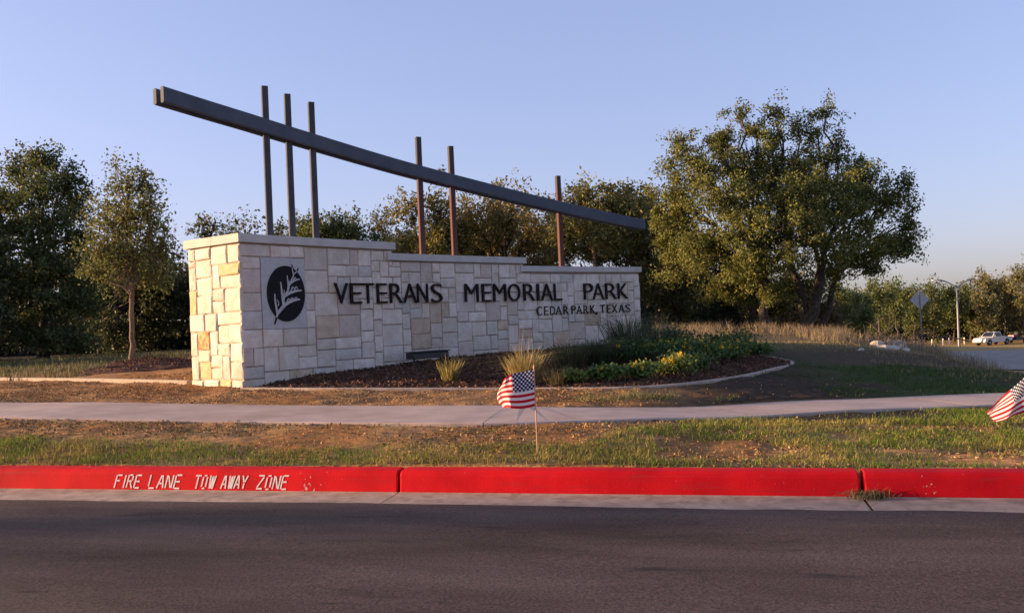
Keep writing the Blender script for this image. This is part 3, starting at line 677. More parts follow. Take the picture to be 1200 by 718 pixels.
v, f = beam_plate(-.502, -.430, -2.36, 8.98); obj('beam', v, f, M['steel'], sign)
v, f = beam_plate(-.680, -.608, -2.36, 8.98); obj('beam', v, f, M['steel'], sign)

# ------------------------------------------------------------------ floodlight trough at the wall foot
sA = arc_hit(473, 423)[0]-.35; sB = arc_hit(514, 423)[0]-.35
cx_, cy_ = arc((sA+sB)/2, .55); gz = hz(cx_, cy_)
fl = thing('floodlight', (*cw(cx_, cy_), gz), 'long black floodlight trough on short stakes at the foot of the stone wall', 'floodlight')
v, f = arc_block(sA, sB, .46, .66, gz+.10, gz+.21, .012); obj('housing', v, f, M['dark_metal'], fl)
v, f = arc_block(sA-.01, sB+.01, .44, .70, gz+.213, gz+.228, .004); obj('hood', v, f, M['dark_metal'], fl)
for s in (sA+.1, sB-.1):
    p = arc3(s, .56, gz); obj('stake', *tube([p+(0, 0, -.05), p+(0, 0, .105)], .018, 8), M['dark_metal'], fl)

# ------------------------------------------------------------------ foliage builders
def leaves(C, size, rnd, up=.35, aspect=.55):
    n = len(C); nrm = rnd.normal(size=(n, 3)); nrm[:, 2] += up; nrm /= np.linalg.norm(nrm, axis=1)[:, None]
    t = rnd.normal(size=(n, 3)); t -= (t*nrm).sum(1)[:, None]*nrm; t /= np.linalg.norm(t, axis=1)[:, None]+1e-9
    b = np.cross(nrm, t); L = (size*rnd.uniform(.6, 1.35, n))[:, None]
    V = np.stack([C-t*L*.5, C+b*L*aspect*.5+nrm*L*.08, C+t*L*.5, C-b*L*aspect*.5+nrm*L*.08], 1).reshape(-1, 3)
    F = np.arange(4*n).reshape(n, 4); return V, F
def leafcol(C, base, rnd, var=.3, warm=0., cl=None):
    n = len(C); k = rnd.uniform(1-var, 1+var, n)[:, None]; c = np.array(base)[None]*k
    wv = (rnd.random(n) < warm)[:, None]; c = np.where(wv, c*np.array((1.5, 1.15, .8)), c)
    if cl is not None: c = c*cl[:, None]
    return np.repeat(np.clip(c, 0, 1), 4, 0)
def bez(a, b, bow, n=7, rnd=None):
    t = np.linspace(0, 1, n)[:, None]; m = (a+b)/2+bow; P = (1-t)**2*a+2*t*(1-t)*m+t**2*b
    if rnd is not None: P[1:-1] += rnd.normal(size=(n-2, 3))*np.linalg.norm(b-a)*.022
    return P
def tree(name, label, base, lobes, trunks, leaf=.11, clumps=16, per=110, crad=.26, base_col=(.055, .065, .022), warm=.12, var=.35, seed=0, bark='bark', group=None, stray=.15, twigs=True, cat='tree', sides=8):
    rnd = np.random.default_rng(seed); base = np.array(base, float)
    root = thing(name, tuple(base), label, cat, group)
    tp, C, K = [], [], []
    tops = []
    for (p0, p1, r0, r1) in trunks:
        p0 = np.array(p0, float); p1 = np.array(p1, float); P = bez(p0, p1, rnd.normal(size=3)*.03*np.linalg.norm(p1-p0)*np.array((1, 1, .2)), 8, rnd)
        Rd = np.linspace(r0, r1, 8); Rd[0] *= 1.35; P[0, 2] -= .15; tp.append(tube(P, Rd, sides)); tops.append((P, r1))
    for (c, r, dens) in lobes:
        c = np.array(c, float); r = np.broadcast_to(np.array(r, float), (3,))
        P, r1 = min(tops, key=lambda q: np.linalg.norm(q[0][-1][:2]-c[:2])); st = P[-1] if rnd.random() < .7 else P[-2]
        lp = bez(st, c, np.array((0, 0, .12*np.linalg.norm(c-st)))+rnd.normal(size=3)*.1, 8, rnd)
        tp.append(tube(lp, np.linspace(r1*.75, max(.018, r1*.18), 8), max(4, sides-3), False))
        n = max(3, int(clumps*dens)); u = rnd.normal(size=(n, 3)); u /= np.linalg.norm(u, axis=1)[:, None]; rad = rnd.random(n)**.5*rnd.uniform(.8, 1.22, n)
        cc = c+u*rad[:, None]*r
        for q in cc:
            s = lp[rnd.integers(4, 8)]
            if twigs: tp.append(tube(bez(s, q, np.array((0, 0, .08))+rnd.normal(size=3)*.06, 4), np.array([.016, .012, .008, .004])*(1+crad), 3, False))
            m = int(per*rnd.uniform(.5, 1.4)); sc_ = crad*rnd.uniform(.7, 1.35)
            ax_ = q-c+rnd.normal(size=3)*r*.5; ax_ /= np.linalg.norm(ax_)+1e-9; L = q+np.clip(rnd.normal(size=(m, 3)), -1.7, 1.7)*np.array((1, 1, .8))*sc_*.75+ax_*(rnd.uniform(-1.2, 2.2, m)*sc_)[:, None]; C.append(L); K.append(np.full(m, rnd.uniform(.75, 1.25)))
        m = int(stray*n*per); u = rnd.normal(size=(m, 3)); u /= np.linalg.norm(u, axis=1)[:, None]; C.append(c+u*(rnd.random(m)**.4)[:, None]*r); K.append(np.full(m, 1.))
    v, f = cat_mesh(tp); obj('trunk', v, f, M[bark], root, smooth=True)
    C = np.concatenate(C); K = np.concatenate(K); C[:, 2] = np.maximum(C[:, 2], base[2]+.05)
    v, f = leaves(C, leaf, rnd); obj('crown', v, f, M['leaf'], root, col=leafcol(C, base_col, rnd, var, warm, K))
    return root
def px_lobes(L, d):                       # (px, py, depth offset, radius px x, radius px z, density)
    out = []
    for (px, py, dd, ra, rb, dn) in L:
        D = d+dd; k = D/FPX; out.append((at(px, py, D), (ra*k, ra*k*.9, rb*k), dn))
    return out
def base_at(px, d):
    x = ray(px, 395)[0]*d; return np.array([*cw(x, d), hz(x, d)])

# the big live oak right of the sign
D = 30.0; b0 = base_at(897, D); b1 = base_at(944, D); b2 = base_at(962, D+1.5)
oak_l = px_lobes([(820, 190, -.5, 44, 26, 1.0), (795, 235, .3, 30, 34, 1.0), (850, 236, -1.4, 52, 38, 1.3), (905, 205, 0, 46, 38, 1.1), (866, 134, .3, 14, 7, .14), (886, 150, .5, 14, 10, .2), (912, 132, .3, 12, 11, .18), (905, 165, .2, 18, 12, .26), (935, 150, .6, 11, 12, .15), (968, 132, .4, 15, 7, .16), (958, 158, .6, 13, 10, .18), (984, 166, .5, 11, 9, .14), (970, 185, .3, 18, 10, .25), (800, 168, .3, 16, 10, .22), (840, 162, .1, 18, 9, .25),
                  (960, 220, -1.2, 52, 36, 1.2), (1010, 222, 0, 36, 30, .8), (1045, 235, .3, 22, 26, .5), (1060, 218, .2, 10, 10, .18), (900, 275, -2, 62, 38, 1.4), (960, 285, -1.6, 50, 34, 1.1), (835, 290, -1.2, 52, 34, 1.2), (1008, 285, .2, 38, 24, .7), (1052, 296, .3, 20, 9, .25), (800, 300, .8, 34, 34, .9),
                  (870, 325, -.8, 38, 16, .6), (975, 320, .5, 26, 14, .35), (930, 250, 1.5, 60, 40, .9), (880, 345, 1.5, 34, 18, .6), (925, 330, 1.8, 40, 18, .7), (850, 340, .5, 30, 16, .5), (905, 345, -1.0, 20, 10, .25), (1060, 282, .4, 14, 12, .3), (1063, 262, .2, 10, 12, .25), (1015, 312, .6, 20, 9, .25), (785, 275, .4, 24, 28, .6), (1030, 290, -.4, 26, 14, .4), (868, 200, .6, 40, 24, .9), (935, 195, .6, 40, 24, .8), (985, 250, -.5, 42, 28, .9), (925, 240, -1.5, 50, 30, 1.), (890, 310, -1.5, 46, 22, .9), (1000, 205, .4, 26, 18, .5), (835, 170, .4, 22, 10, .3)], D)
tree('live_oak', 'large spreading live oak with several trunks rising beyond the planted bed', b0, oak_l,
     [(b0, at(890, 318, D-.3), .17, .12), (b1, at(966, 305, D), .21, .12), (b1+(.1, .2, 0), at(925, 290, D+.5), .15, .10), (b2, at(985, 310, D+1), .13, .08)],
     leaf=.10, clumps=50, per=78, crad=.155, base_col=(.145, .158, .042), warm=.12, seed=21, stray=.03)

# young staked-size tree left of the sign
D = 19.3; yb = base_at(155, D)
young = px_lobes([(152, 300, 0, 42, 34, 1.1), (120, 295, -.2, 30, 24, .7), (185, 300, .2, 28, 26, .8), (150, 250, 0, 38, 32, 1.0), (130, 262, .3, 28, 26, .7), (175, 255, -.2, 26, 30, .7), (148, 212, 0, 22, 22, .5), (172, 215, 0, 14, 18, .3), (112, 318, 0, 20, 12, .35), (188, 325, 0, 22, 14, .4)], D)
tree('young_oak', 'slim young tree with pale trunk standing in a mulch mound beside the sign wall', yb, young, [(yb, at(154, 345, D), .062, .045), (at(154, 346, D), at(150, 225, D), .042, .012)],
     leaf=.075, clumps=40, per=36, crad=.13, base_col=(.135, .15, .048), warm=.1, seed=33, bark='bark_pale', stray=.15)

# woodland edge: each tree a crown of its own
def auto_tree(name, label, px, d, x0, x1, y0, y1, n, seed, leaf=.15, clumps=34, per=36, crad=.2, colr=(.05, .055, .02), warm=.12, group=None, r=.16, low=False, top_sparse=True):
    rnd = np.random.default_rng(seed+500); L = []
    cx, cy_, rx, ry = (x0+x1)/2, (y0+y1)/2, (x1-x0)/2, (y1-y0)/2
    for k in range(n):
        a = 2.399963*k; rr = math.sqrt((k+.5)/n)*.72; jx, jy = rnd.normal(0, .06, 2)
        L.append((cx+(math.cos(a)*rr+jx)*rx, cy_+(math.sin(a)*rr+jy)*ry, rnd.uniform(-.06, .06)*d, rx*rnd.uniform(.26, .42), ry*rnd.uniform(.22, .36), rnd.uniform(.7, 1.2)*(1 if math.sin(a)*rr > -.45 else .7)))
    b = base_at(px, d); top = at(px, cy_+ry*.35, d)
    if top[2] < b[2]+1: top[2] = b[2]+1
    return tree(name, label, b, px_lobes(L, d), [(b, top, r, r*.6)], leaf=leaf, clumps=clumps, per=per, crad=crad, base_col=colr, warm=warm, seed=seed, group=group, stray=.05, sides=6)
D = 36.; lb_ = base_at(50, D)
tree('oak_tree', 'tall dark oak with a lobed crown at the wood edge behind the young tree', lb_, px_lobes([(52, 190, 0, 24, 18, .7), (22, 200, .5, 22, 18, .6), (80, 212, -.3, 22, 18, .7), (45, 225, -1, 34, 22, 1.1), (8, 232, .8, 18, 16, .5), (92, 240, .4, 18, 22, .6), (20, 265, -.6, 30, 22, 1.), (65, 262, -1.2, 32, 26, 1.1), (95, 280, 0, 18, 24, .7),
    (-5, 290, .3, 26, 24, .8), (40, 305, -1.4, 38, 26, 1.2), (85, 318, -.8, 28, 24, .9), (15, 340, -1, 34, 26, 1.), (60, 352, -1.4, 36, 26, 1.1), (100, 355, -.4, 24, 26, .8), (30, 390, -1, 38, 22, 1.), (80, 395, -1, 34, 20, 1.)], D),
    [(lb_, at(48, 300, D), .2, .12)], leaf=.14, clumps=46, per=48, crad=.2, base_col=(0.092, 0.111, 0.037), warm=.06, seed=1, stray=.05, sides=6)
auto_tree('oak_tree', 'dark oak thicket tree filling the wood edge beyond the mulch mound', 118, 42, 60, 235, 268, 432, 14, 2, leaf=.18, clumps=43, colr=(0.057, 0.065, 0.027), warm=.05)
auto_tree('oak_tree', 'bushy dark oak standing just past the tall dark oak', -22, 33, -90, 28, 215, 436, 13, 3, leaf=.17, clumps=43, colr=(0.071, 0.084, 0.033), warm=.06)
auto_tree('oak_tree', 'small round-topped oak peeping over the tall end of the sign wall', 262, 44, 205, 318, 243, 400, 11, 4, colr=(0.099, 0.103, 0.037), warm=.12)
auto_tree('oak_tree', 'dense green oak behind the sign wall between the three close posts and the pair', 392, 40, 320, 462, 232, 390, 14, 5, clumps=43, colr=(0.092, 0.115, 0.035), warm=.1)
auto_tree('oak_tree', 'thin yellowing oak rising behind the paired steel posts', 500, 37, 448, 556, 208, 390, 12, 6, clumps=40, colr=(0.177, 0.162, 0.050), warm=.2)
auto_tree('oak_tree', 'tawny oak with a wide ragged top behind the middle of the sign beam', 592, 40, 530, 662, 196, 390, 15, 7, clumps=36, colr=(0.199, 0.165, 0.053), warm=.22)
auto_tree('oak_tree', 'airy oak with sky showing through behind the lone last post', 700, 36, 640, 768, 208, 312, 11, 8, clumps=40, colr=(0.163, 0.159, 0.050), warm=.16)
auto_tree('oak_tree', 'dark leaning oak crowded between the sign end and the spreading live oak', 772, 37, 735, 830, 222, 400, 12, 9, clumps=40, colr=(0.092, 0.095, 0.035), warm=.1)
auto_tree('oak_tree', 'shaded oak standing deep behind the trunks of the live oak', 850, 42, 790, 905, 270, 395, 10, 10, clumps=38, colr=(0.048, 0.054, 0.022), warm=.05)
auto_tree('oak_tree', 'low brown-leaved oak tucked close behind the thick trunks of the live oak', 920, 36, 872, 985, 325, 398, 9, 11, clumps=36, colr=(0.106, 0.081, 0.033), warm=.2)
auto_tree('oak_tree', 'plain green oak filling the gap behind the three close steel posts', 330, 46, 285, 385, 246, 395, 10, 12, clumps=36, colr=(0.085, 0.095, 0.033), warm=.1)
auto_tree('oak_tree', 'grey-green oak seen between the pair of posts and the tawny oak', 465, 45, 415, 530, 232, 392, 10, 13, clumps=36, colr=(0.099, 0.097, 0.037), warm=.12)
auto_tree('oak_tree', 'broad olive oak filling the wood edge behind the last post and cap', 650, 46, 590, 725, 222, 330, 11, 14, clumps=36, colr=(0.106, 0.101, 0.035), warm=.18)
auto_tree('oak_tree', 'unseen low oak added to shade the wood edge, nearer the street', -480, 28, -600, -360, 335, 440, 14, 15, leaf=.2, clumps=38, colr=(0.071, 0.081, 0.033), warm=.06)  # added out of view to throw shade on the dark oaks and grass
auto_tree('oak_tree', 'unseen low oak added to shade the wood edge, farther from the street', -330, 35, -440, -230, 325, 436, 14, 16, leaf=.2, clumps=38, colr=(0.071, 0.081, 0.033), warm=.06)  # second added shade caster, likewise out of view
auto_tree('oak_tree', 'full olive-brown oak closing the gap behind the beam past the paired posts', 560, 43, 500, 625, 214, 392, 12, 17, clumps=38, colr=(.16, .145, .045), warm=.18)
auto_tree('oak_tree', 'wispy olive oak whose top shows past the low end of the beam', 742, 41, 688, 798, 216, 335, 11, 18, clumps=36, colr=(.135, .14, .045), warm=.14)
# the wood behind them reads as one dark mass
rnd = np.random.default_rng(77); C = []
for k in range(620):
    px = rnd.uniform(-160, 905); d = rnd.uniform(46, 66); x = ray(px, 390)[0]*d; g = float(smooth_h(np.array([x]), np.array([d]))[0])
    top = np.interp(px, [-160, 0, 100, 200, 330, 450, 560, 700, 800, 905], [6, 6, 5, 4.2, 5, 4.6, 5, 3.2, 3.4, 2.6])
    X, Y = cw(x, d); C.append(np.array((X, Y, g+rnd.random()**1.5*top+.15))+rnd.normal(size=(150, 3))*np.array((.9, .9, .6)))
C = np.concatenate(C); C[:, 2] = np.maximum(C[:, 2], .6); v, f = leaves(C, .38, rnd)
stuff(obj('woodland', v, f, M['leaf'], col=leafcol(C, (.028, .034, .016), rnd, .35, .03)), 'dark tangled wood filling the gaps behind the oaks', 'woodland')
# far tree line beyond the field
far = [(985, 60, 330, 392, .0), (1008, 55, 338, 392, .1), (1030, 95, 322, 392, .0), (1050, 120, 326, 392, .0), (1072, 130, 334, 392, .0), (1098, 135, 330, 392, .1), (1118, 138, 338, 392, .0), (1138, 142, 330, 392, .0), (1156, 132, 314, 392, .25), (1178, 136, 318, 392, .2), (1200, 130, 308, 392, .25), (1222, 132, 318, 392, .1), (1250, 130, 312, 392, .1)]
fl_labels = ['low brown-leaved tree showing right beside the trunks of the live oak', 'low tree half behind the rubble heap at the near edge of the field', 'far tree on the oak side of the diamond sign, a gap from it', 'far tree touching the oak side of the diamond sign',
             'far tree straight behind the diamond sign', 'far tree on the lamp side of the diamond sign', 'far tree straight behind the street lamp', 'far tree between the street lamp and the cab of the pickup', 'tall pale grey-green tree rising above the cab of the pickup', 'pale tree above the bed of the pickup',
             'tallest pale grey-green tree rising above the trailer', 'dark far tree beyond the end of the trailer', 'last far tree of the row past the trailer']
for k, (px, d, y0, y1, wm) in enumerate(far):
    d = max(d, 95) if k > 1 else d
    wdt = 26 if k > 1 else 20
    lab = fl_labels[k]
    auto_tree('field_tree', lab, px, d, px-wdt*.75, px+wdt*.75, y0, y1-(10 if k % 3 == 0 else -4), 8, 60+k, leaf=.28*d/100, clumps=26, per=30, crad=.36*d/100, colr=(.10, .125, .038) if wm < .2 else (.15, .15, .065), warm=.08+wm*.4, group='far trees across the field' if k > 1 else 'trees at the field edge', r=.2)
rnd = np.random.default_rng(79); C = []
for k in range(260):
    px = rnd.uniform(965, 1330); d = rnd.uniform(146, 160); x = ray(px, 390)[0]*d; g = float(smooth_h(np.array([x]), np.array([d]))[0]); X, Y = cw(x, d)
    C.append(np.array((X, Y, g+rnd.random()*5.5+.2))+rnd.normal(size=(70, 3))*np.array((1.6, 1.6, .9)))
C = np.concatenate(C); C[:, 2] = np.maximum(C[:, 2], -4.6); v, f = leaves(C, .8, rnd)
stuff(obj('far_woodland', v, f, M['leaf'], col=leafcol(C, (.05, .062, .024), rnd, .35, .05)), 'dark green wood closing the far field behind the row of trees', 'woodland')
# trees across the street, whose shade lies on the asphalt
for k, (x, y, h, lb) in enumerate([(-80, 11.75, 12.4, 'tall roadside oak across the street, the nearer of two shading the asphalt'), (-97, 11.9, 12.2, 'tall roadside oak across the street, the farther of two shading the asphalt')]):
    X, Y = cw(x, y); z = hz(x, y); rnd = np.random.default_rng(90+k)
    L = [((X+rnd.normal()*1.2, Y+rnd.uniform(-.35, .35), z+h*rnd.uniform(.5, .97)), (1.1, .14, .9), 1.) for q in range(11)]
    tree('roadside_oak', lb, (X, Y, z), L, [((X, Y, z), (X, Y, z+h*.5), .2, .12)], leaf=.16, clumps=7, per=20, crad=.17, seed=95+k)

# ------------------------------------------------------------------ grasses and plants
def blades(P, h, wd, rnd, lean=.5, cols=None, droop=.3, az=None, fan=False):
    n = len(P); a = rnd.uniform(0, 2*np.pi, n) if az is None else az; ln = np.abs(rnd.normal(0, lean, n)) if not fan else lean*1.5*np.sqrt(rnd.random(n)); H = h*rnd.uniform(.5, 1.25, n)
    d = np.stack([np.cos(a), np.sin(a), np.zeros(n)], -1); sdv = np.stack([-np.sin(a+.6), np.cos(a+.6), np.zeros(n)], -1)*(wd*rnd.uniform(.6, 1.3, n))[:, None]
    m1 = P+d*(H*ln*.35)[:, None]; m1[:, 2] += H*.6; m2 = P+d*(H*ln*(1.+droop))[:, None]; m2[:, 2] += H*(1-droop*ln)
    V = np.stack([P-sdv, P+sdv, m1+sdv*.7, m1-sdv*.7, m2], 1).reshape(-1, 3); i = np.arange(n)[:, None]*5
    return V, [np.concatenate([i+np.array([[0, 1, 2, 3]])]), i+np.array([[3, 2, 4]])]
def bcol(n, c1, c2, rnd): 
    k = rnd.random(n)[:, None]; c = np.array(c1)*(1-k)+np.array(c2)*k; return np.repeat(c*rnd.uniform(.7, 1.3, n)[:, None], 5, 0)
# turf along the kerb
rnd = np.random.default_rng(41)
n = 330000; X = rnd.uniform(-12, 9, n); Y = rnd.uniform(6.9, 13.2, n); x, y = wc(X, Y)
nearY = np.interp(x, nearL[:, 0], nearL[:, 1])
pp = 600+FPX*x/y
nz = fbm(X*1.0, Y*1.7, 4, 61); fine = fbm(X*4, Y*4, 3, 17)
strip_w = np.interp(pp, [0, 200, 420, 560, 680, 800, 1200], [.75, .65, .55, .62, .85, 2.4, 4.0])*(.65+.7*nz)
dens = sstep(strip_w+.12, strip_w-.25, Y-6.9)*sstep(.30, .50, fine+.12+.05*(pp < 760))
dens = dens*np.where(pp > 760, sstep(.40, .54, .6*nz+.4*fbm(X*1.3, Y*4.5, 3, 52)+.12*(fine-.5)+.02), 1)+.04
keep = (rnd.random(n) < dens) & (y < nearY-.03); X, Y, x, y = X[keep], Y[keep], x[keep], y[keep]
P = np.stack([X, Y, height(x, y)-.01], -1)
v, f = blades(P, .066*(.6+.8*fbm(X*2.2, Y*2.2, 3, 33)), .0026, rnd, .8, droop=.4); 
cN = fbm(X*1.5, Y*1.5, 3, 71)[:, None]
cc = np.array((.135, .20, .022))*(1-sstep(.5, .72, cN))+np.array((.30, .27, .06))*sstep(.5, .72, cN)
cc = cc*rnd.uniform(.6, 1.35, len(X))[:, None]; tan_ = rnd.random(len(X)) < .10; cc[tan_] = np.array((.40, .30, .12))*rnd.uniform(.7, 1.2, tan_.sum())[:, None]
stuff(obj('turf', v, f, M['grass'], col=np.repeat(cc, 5, 0)), 'patchy short green grass growing along the red kerb', 'grass')
# dead leaves, twigs and clods on bare soil
n = 150000; X = rnd.uniform(-13, 9, n); Y = rnd.uniform(6.92, 15, n); x, y = wc(X, Y); ok_ = ~in_poly(x, y, walk_poly) & ~in_poly(x, y, bed_poly) & (y < np.where(x < -4, 16.5, 13.5)) & ~in_poly(x, y, wall_poly)
ok_ &= rnd.random(n) < (sstep(.35, .6, fbm(X*1.7, Y*1.7, 3, 88))*.8+.2)*np.where((600+FPX*x/y > 690) & (y > 9.3), sstep(800, 690, 600+FPX*x/y)*.9+.04, 1)
X, Y, x, y = X[ok_], Y[ok_], x[ok_], y[ok_]; C = np.stack([X, Y, height(x, y)+.008], -1); v, f = leaves(C, .03, rnd, up=1.2, aspect=.5)
pal = np.array([(.26, .15, .068), (.34, .22, .105), (.16, .09, .042), (.40, .28, .14), (.28, .135, .05)]); cc = pal[rnd.integers(0, 5, len(C))]*rnd.uniform(.7, 1.2, len(C))[:, None]
stuff(obj('leaf_litter', v, f, M['litter'], col=np.repeat(cc, 4, 0)), 'dead brown leaves and twigs strewn over the bare soil', 'leaf litter')
# mulch chips in the bed and under the young tree
n = 26000; x = rnd.uniform(-4.2, 5.2, n); y = rnd.uniform(11.6, 20, n); ok_ = in_poly(x, y, bed_poly); x, y = x[ok_], y[ok_]; X, Y = cw(x, y); C = np.stack([X, Y, height(x, y)+.012], -1)
v, f = leaves(C, .07, rnd, up=1., aspect=.35); pal = np.array([(.11, .052, .034), (.085, .045, .03), (.06, .034, .024), (.19, .10, .062)]); cc = pal[rnd.integers(0, 4, len(C))]*rnd.uniform(.7, 1.25, len(C))[:, None]
stuff(obj('bark_mulch', v, f, M['litter'], col=np.repeat(cc, 4, 0)), 'dark red bark mulch covering the planted bed', 'mulch')
mx_, my_ = wc(yb[0], yb[1]); rr = np.linspace(0, 1, 16); aa = np.linspace(0, 2*np.pi, 48, endpoint=False); rings = []
for r in rr[::-1]:
    px_ = mx_+.55+np.cos(aa)*1.55*r; py_ = my_-.5+np.sin(aa)*1.25*r; X, Y = cw(px_, py_)
    z = height(px_, py_)*r+(1-r)*hz(mx_, my_)+.20*(1-r**2)**1.2+(fbm(X*5, Y*5, 3, 2)-.5)*.09*(r < .97)-.04*(r > .97); rings.append(np.stack([X, Y, z], -1))
v, f = loft(np.array(rings), caps=False); mound = thing('mulch_mound', (*cw(mx_+.55, my_-.5), hz(mx_+.55, my_-.5)), 'low mound of red-brown bark mulch round the foot of the young tree', 'mulch mound')
M['mulch'] = noise_mat('mulch', (.055, .026, .018), (.13, .06, .036), 30, 1., .9, 45, .03); obj('mound', v, f, M['mulch'], mound, smooth=True)
ii = rnd.integers(0, len(v), 2600); C = v[ii]+rnd.normal(size=(2600, 3))*np.array((.04, .04, .012)); v2, f2 = leaves(C, .085, rnd, up=.8, aspect=.3); cc = pal[rnd.integers(0, 4, len(C))]*rnd.uniform(.8, 1.5, len(C))[:, None]
o = obj('bark_chips', v2, f2, M['litter'], mound, col=np.repeat(cc, 4, 0)); o['kind'] = 'stuff'

# tall dry grass at the wood edge and field
def tall(name, label, n, xr, yr, h, cols, fn=None, wd=.006, seed=1):
    r = np.random.default_rng(seed); x = r.uniform(*xr, n); y = r.uniform(*yr, n); k = fbm(x*.8, y*.8, 3, seed) > .40
    if fn is not None: k &= fn(x, y)
    x, y = x[k], y[k]; X, Y = cw(x, y); P = np.stack([X, Y, height(x, y)-.02], -1); v, f = blades(P, h, wd, r, .45)
    stuff(obj(name, v, f, M['grass'], col=bcol(len(x), *cols, r)), label, 'grass')
tall('tall_dry_grass', 'tall pale dry grass along the wood edge beside the live oak', 15000, (4.2, 12.5), (22.5, 31), .36, ((.17, .14, .08), (.34, .26, .17)), lambda x, y: (x > 3.6+.1*(y-20)) & (fbm(x*.45, y*.45, 3, 5) > .43), .006, 4)
tall('field_grass', 'short shaded grass behind the edging strip under the dark oaks', 22000, (-24, -4.5), (17.2, 34), .16, ((.07, .085, .03), (.17, .14, .07)), lambda x, y: y > 15.3-.0*x+(-x-7)*.62, .01, 6)
tall('pasture_grass', 'golden dry grass over the far field beyond the rubble', 26000, (10.5, 48), (27, 100), .34, ((.40, .28, .12), (.48, .36, .18)), lambda x, y: (x < 10+.46*(y-20)) & ~((y > 34) & (y < 49)), .022, 8)
tall('lawn', 'dark green lawn grass on the slope behind the far end of the sidewalk', 42000, (2.6, 11), (10.9, 18), .07, ((.045, .085, .02), (.075, .115, .032)), lambda x, y: (y < 15.4+.5*np.sin(x*2)) & (~in_poly(x, y, walk_poly)) & (y > np.interp(x, farL[:, 0], farL[:, 1])+.02) & (~in_poly(x, y, bed_poly)) & (fbm(x*.5, y*.9, 3, 44)+.25*sstep(3.5, 6, x)-.3*sstep(15, 19, y)+.06*(fbm(x*4, y*4, 2, 3)-.5)-.2*sstep(5.6, 4.2, x) > .54), .006, 9)

tall('slope_grass', 'sparse tan stubble on the shaded rise behind the rounded edging', 9000, (5.0, 10.5), (13.5, 22.5), .09, ((.22, .17, .08), (.34, .26, .14)), lambda x, y: ~in_poly(x, y, bed_poly) & (fbm(x*.9, y*.9, 3, 31) > .48), .005, 14)
def grass_clump(px, py, hpx, label, n, c1, c2, spread=.10, lean=.5, seed=0, wd=.0036, seed_heads=0):
    x, y = ground_hit(px, py); r = np.random.default_rng(seed+700); g = hz(x, y); X, Y = cw(x, y); h = hpx*y/FPX
    root = thing('ornamental_grass', (X, Y, g), label, 'ornamental grass')
    spread *= .5; lean *= 1.25; n = int(n*1.3)
    P = np.array((X, Y, g-.02))+np.concatenate([r.normal(size=(n, 2))*spread, np.zeros((n, 1))], 1)
    az = np.arctan2(P[:, 1]-Y, P[:, 0]-X)+r.normal(0, .5, n); v, f = blades(P, h, wd, r, lean, az=az, droop=.42, fan=True); obj('blades', v, f, M['grass'], root, col=bcol(n, c1, c2, r))
    if seed_heads:
        m = seed_heads; P = np.array((X, Y, g))+np.concatenate([r.normal(size=(m, 2))*spread, np.zeros((m, 1))], 1); v, f = blades(P, h*1.25, .003, r, lean*.8, droop=.2); obj('seed_stalks', v, f, M['grass'], root, col=bcol(m, (.34, .25, .14), (.45, .35, .22), r))
GOLD = ((.34, .27, .09), (.42, .33, .14)); GRN = ((.07, .085, .035), (.14, .14, .06))
grass_clump(527, 447, 36, 'small upright clump of yellowing grass near the floodlight trough', 150, (.20, .20, .06), (.38, .28, .10), .09, .5, 1, .005)
grass_clump(616, 450, 50, 'large golden arching clump of grass behind the small flag', 520, *GOLD, .12, .6, 2, .004, 60)
grass_clump(652, 450, 30, 'low olive clump of grass touching the big golden clump', 150, (.16, .14, .06), (.26, .21, .09), .10, .7, 3)
grass_clump(668, 432, 42, 'dusky clump of arching grass before the brown stone of the wall', 360, *GRN, .14, .7, 4, .005, 30)
grass_clump(705, 428, 44, 'broad dark green clump of grass beneath the small lettering', 420, (.05, .065, .03), (.10, .11, .05), .18, .65, 5)
grass_clump(738, 420, 62, 'tall wispy clump of dark grass at the far end of the wall', 460, (.05, .07, .035), (.11, .12, .06), .20, .5, 6, .005, 40)
grass_clump(775, 412, 40, 'feathery dark clump of grass just past the wall end', 380, (.05, .07, .035), (.10, .11, .05), .24, .6, 7, .006, 40)
grass_clump(600, 436, 24, 'short dim tuft of grass in the shade between two grass clumps', 120, *GRN, .08, .6, 8)

def flower_shrub(px, py, wpx, hpx, label, seed, col=(.055, .095, .022), nf=14, fcol=(.75, .48, .03)):
    x, y = ground_hit(px, py); r = np.random.default_rng(seed+900); g = hz(x, y); X, Y = cw(x, y); k = y/FPX; rx, h = wpx*k/2, hpx*k*.75; col = tuple(1.75*q for q in col)
    root = thing('flowering_shrub', (X, Y, g), label, 'flowering shrub'); st = []
    nb = 16; tips = np.stack([X+r.uniform(-1, 1, nb)*rx*.85, Y+r.uniform(-1, 1, nb)*rx*.7, g+h*r.uniform(.45, 1., nb)], -1)
    for q in tips: st.append(tube(bez(np.array((X, Y, g-.03)), q, np.array((0, 0, .06)), 4), np.array([.007, .006, .004, .003]), 4, False))
    v, f = cat_mesh(st); obj('stems', v, f, M['bark'], root)
    C = np.concatenate([q+r.normal(size=(60, 3))*np.array((rx*.28, rx*.28, h*.2)) for q in tips]); C[:, 2] = np.maximum(C[:, 2], g+.01); v, f = leaves(C, .055, r, up=.6, aspect=.7); obj('foliage', v, f, M['leaf'], root, col=leafcol(C, col, r, .35, .03))
    if nf:
        fc = []; ft = tips[r.integers(0, nb, nf)]+r.normal(size=(nf, 3))*np.array((rx*.3, rx*.3, .02))+np.array((0, 0, h*.2))
        pet = np.concatenate([q+r.normal(size=(7, 3))*.014 for q in ft]); v, f = leaves(pet, .034, r, up=.5, aspect=.9); obj('flowers', v, f, M['leaf'], root, col=leafcol(pet, fcol, r, .15))['kind'] = 'stuff'
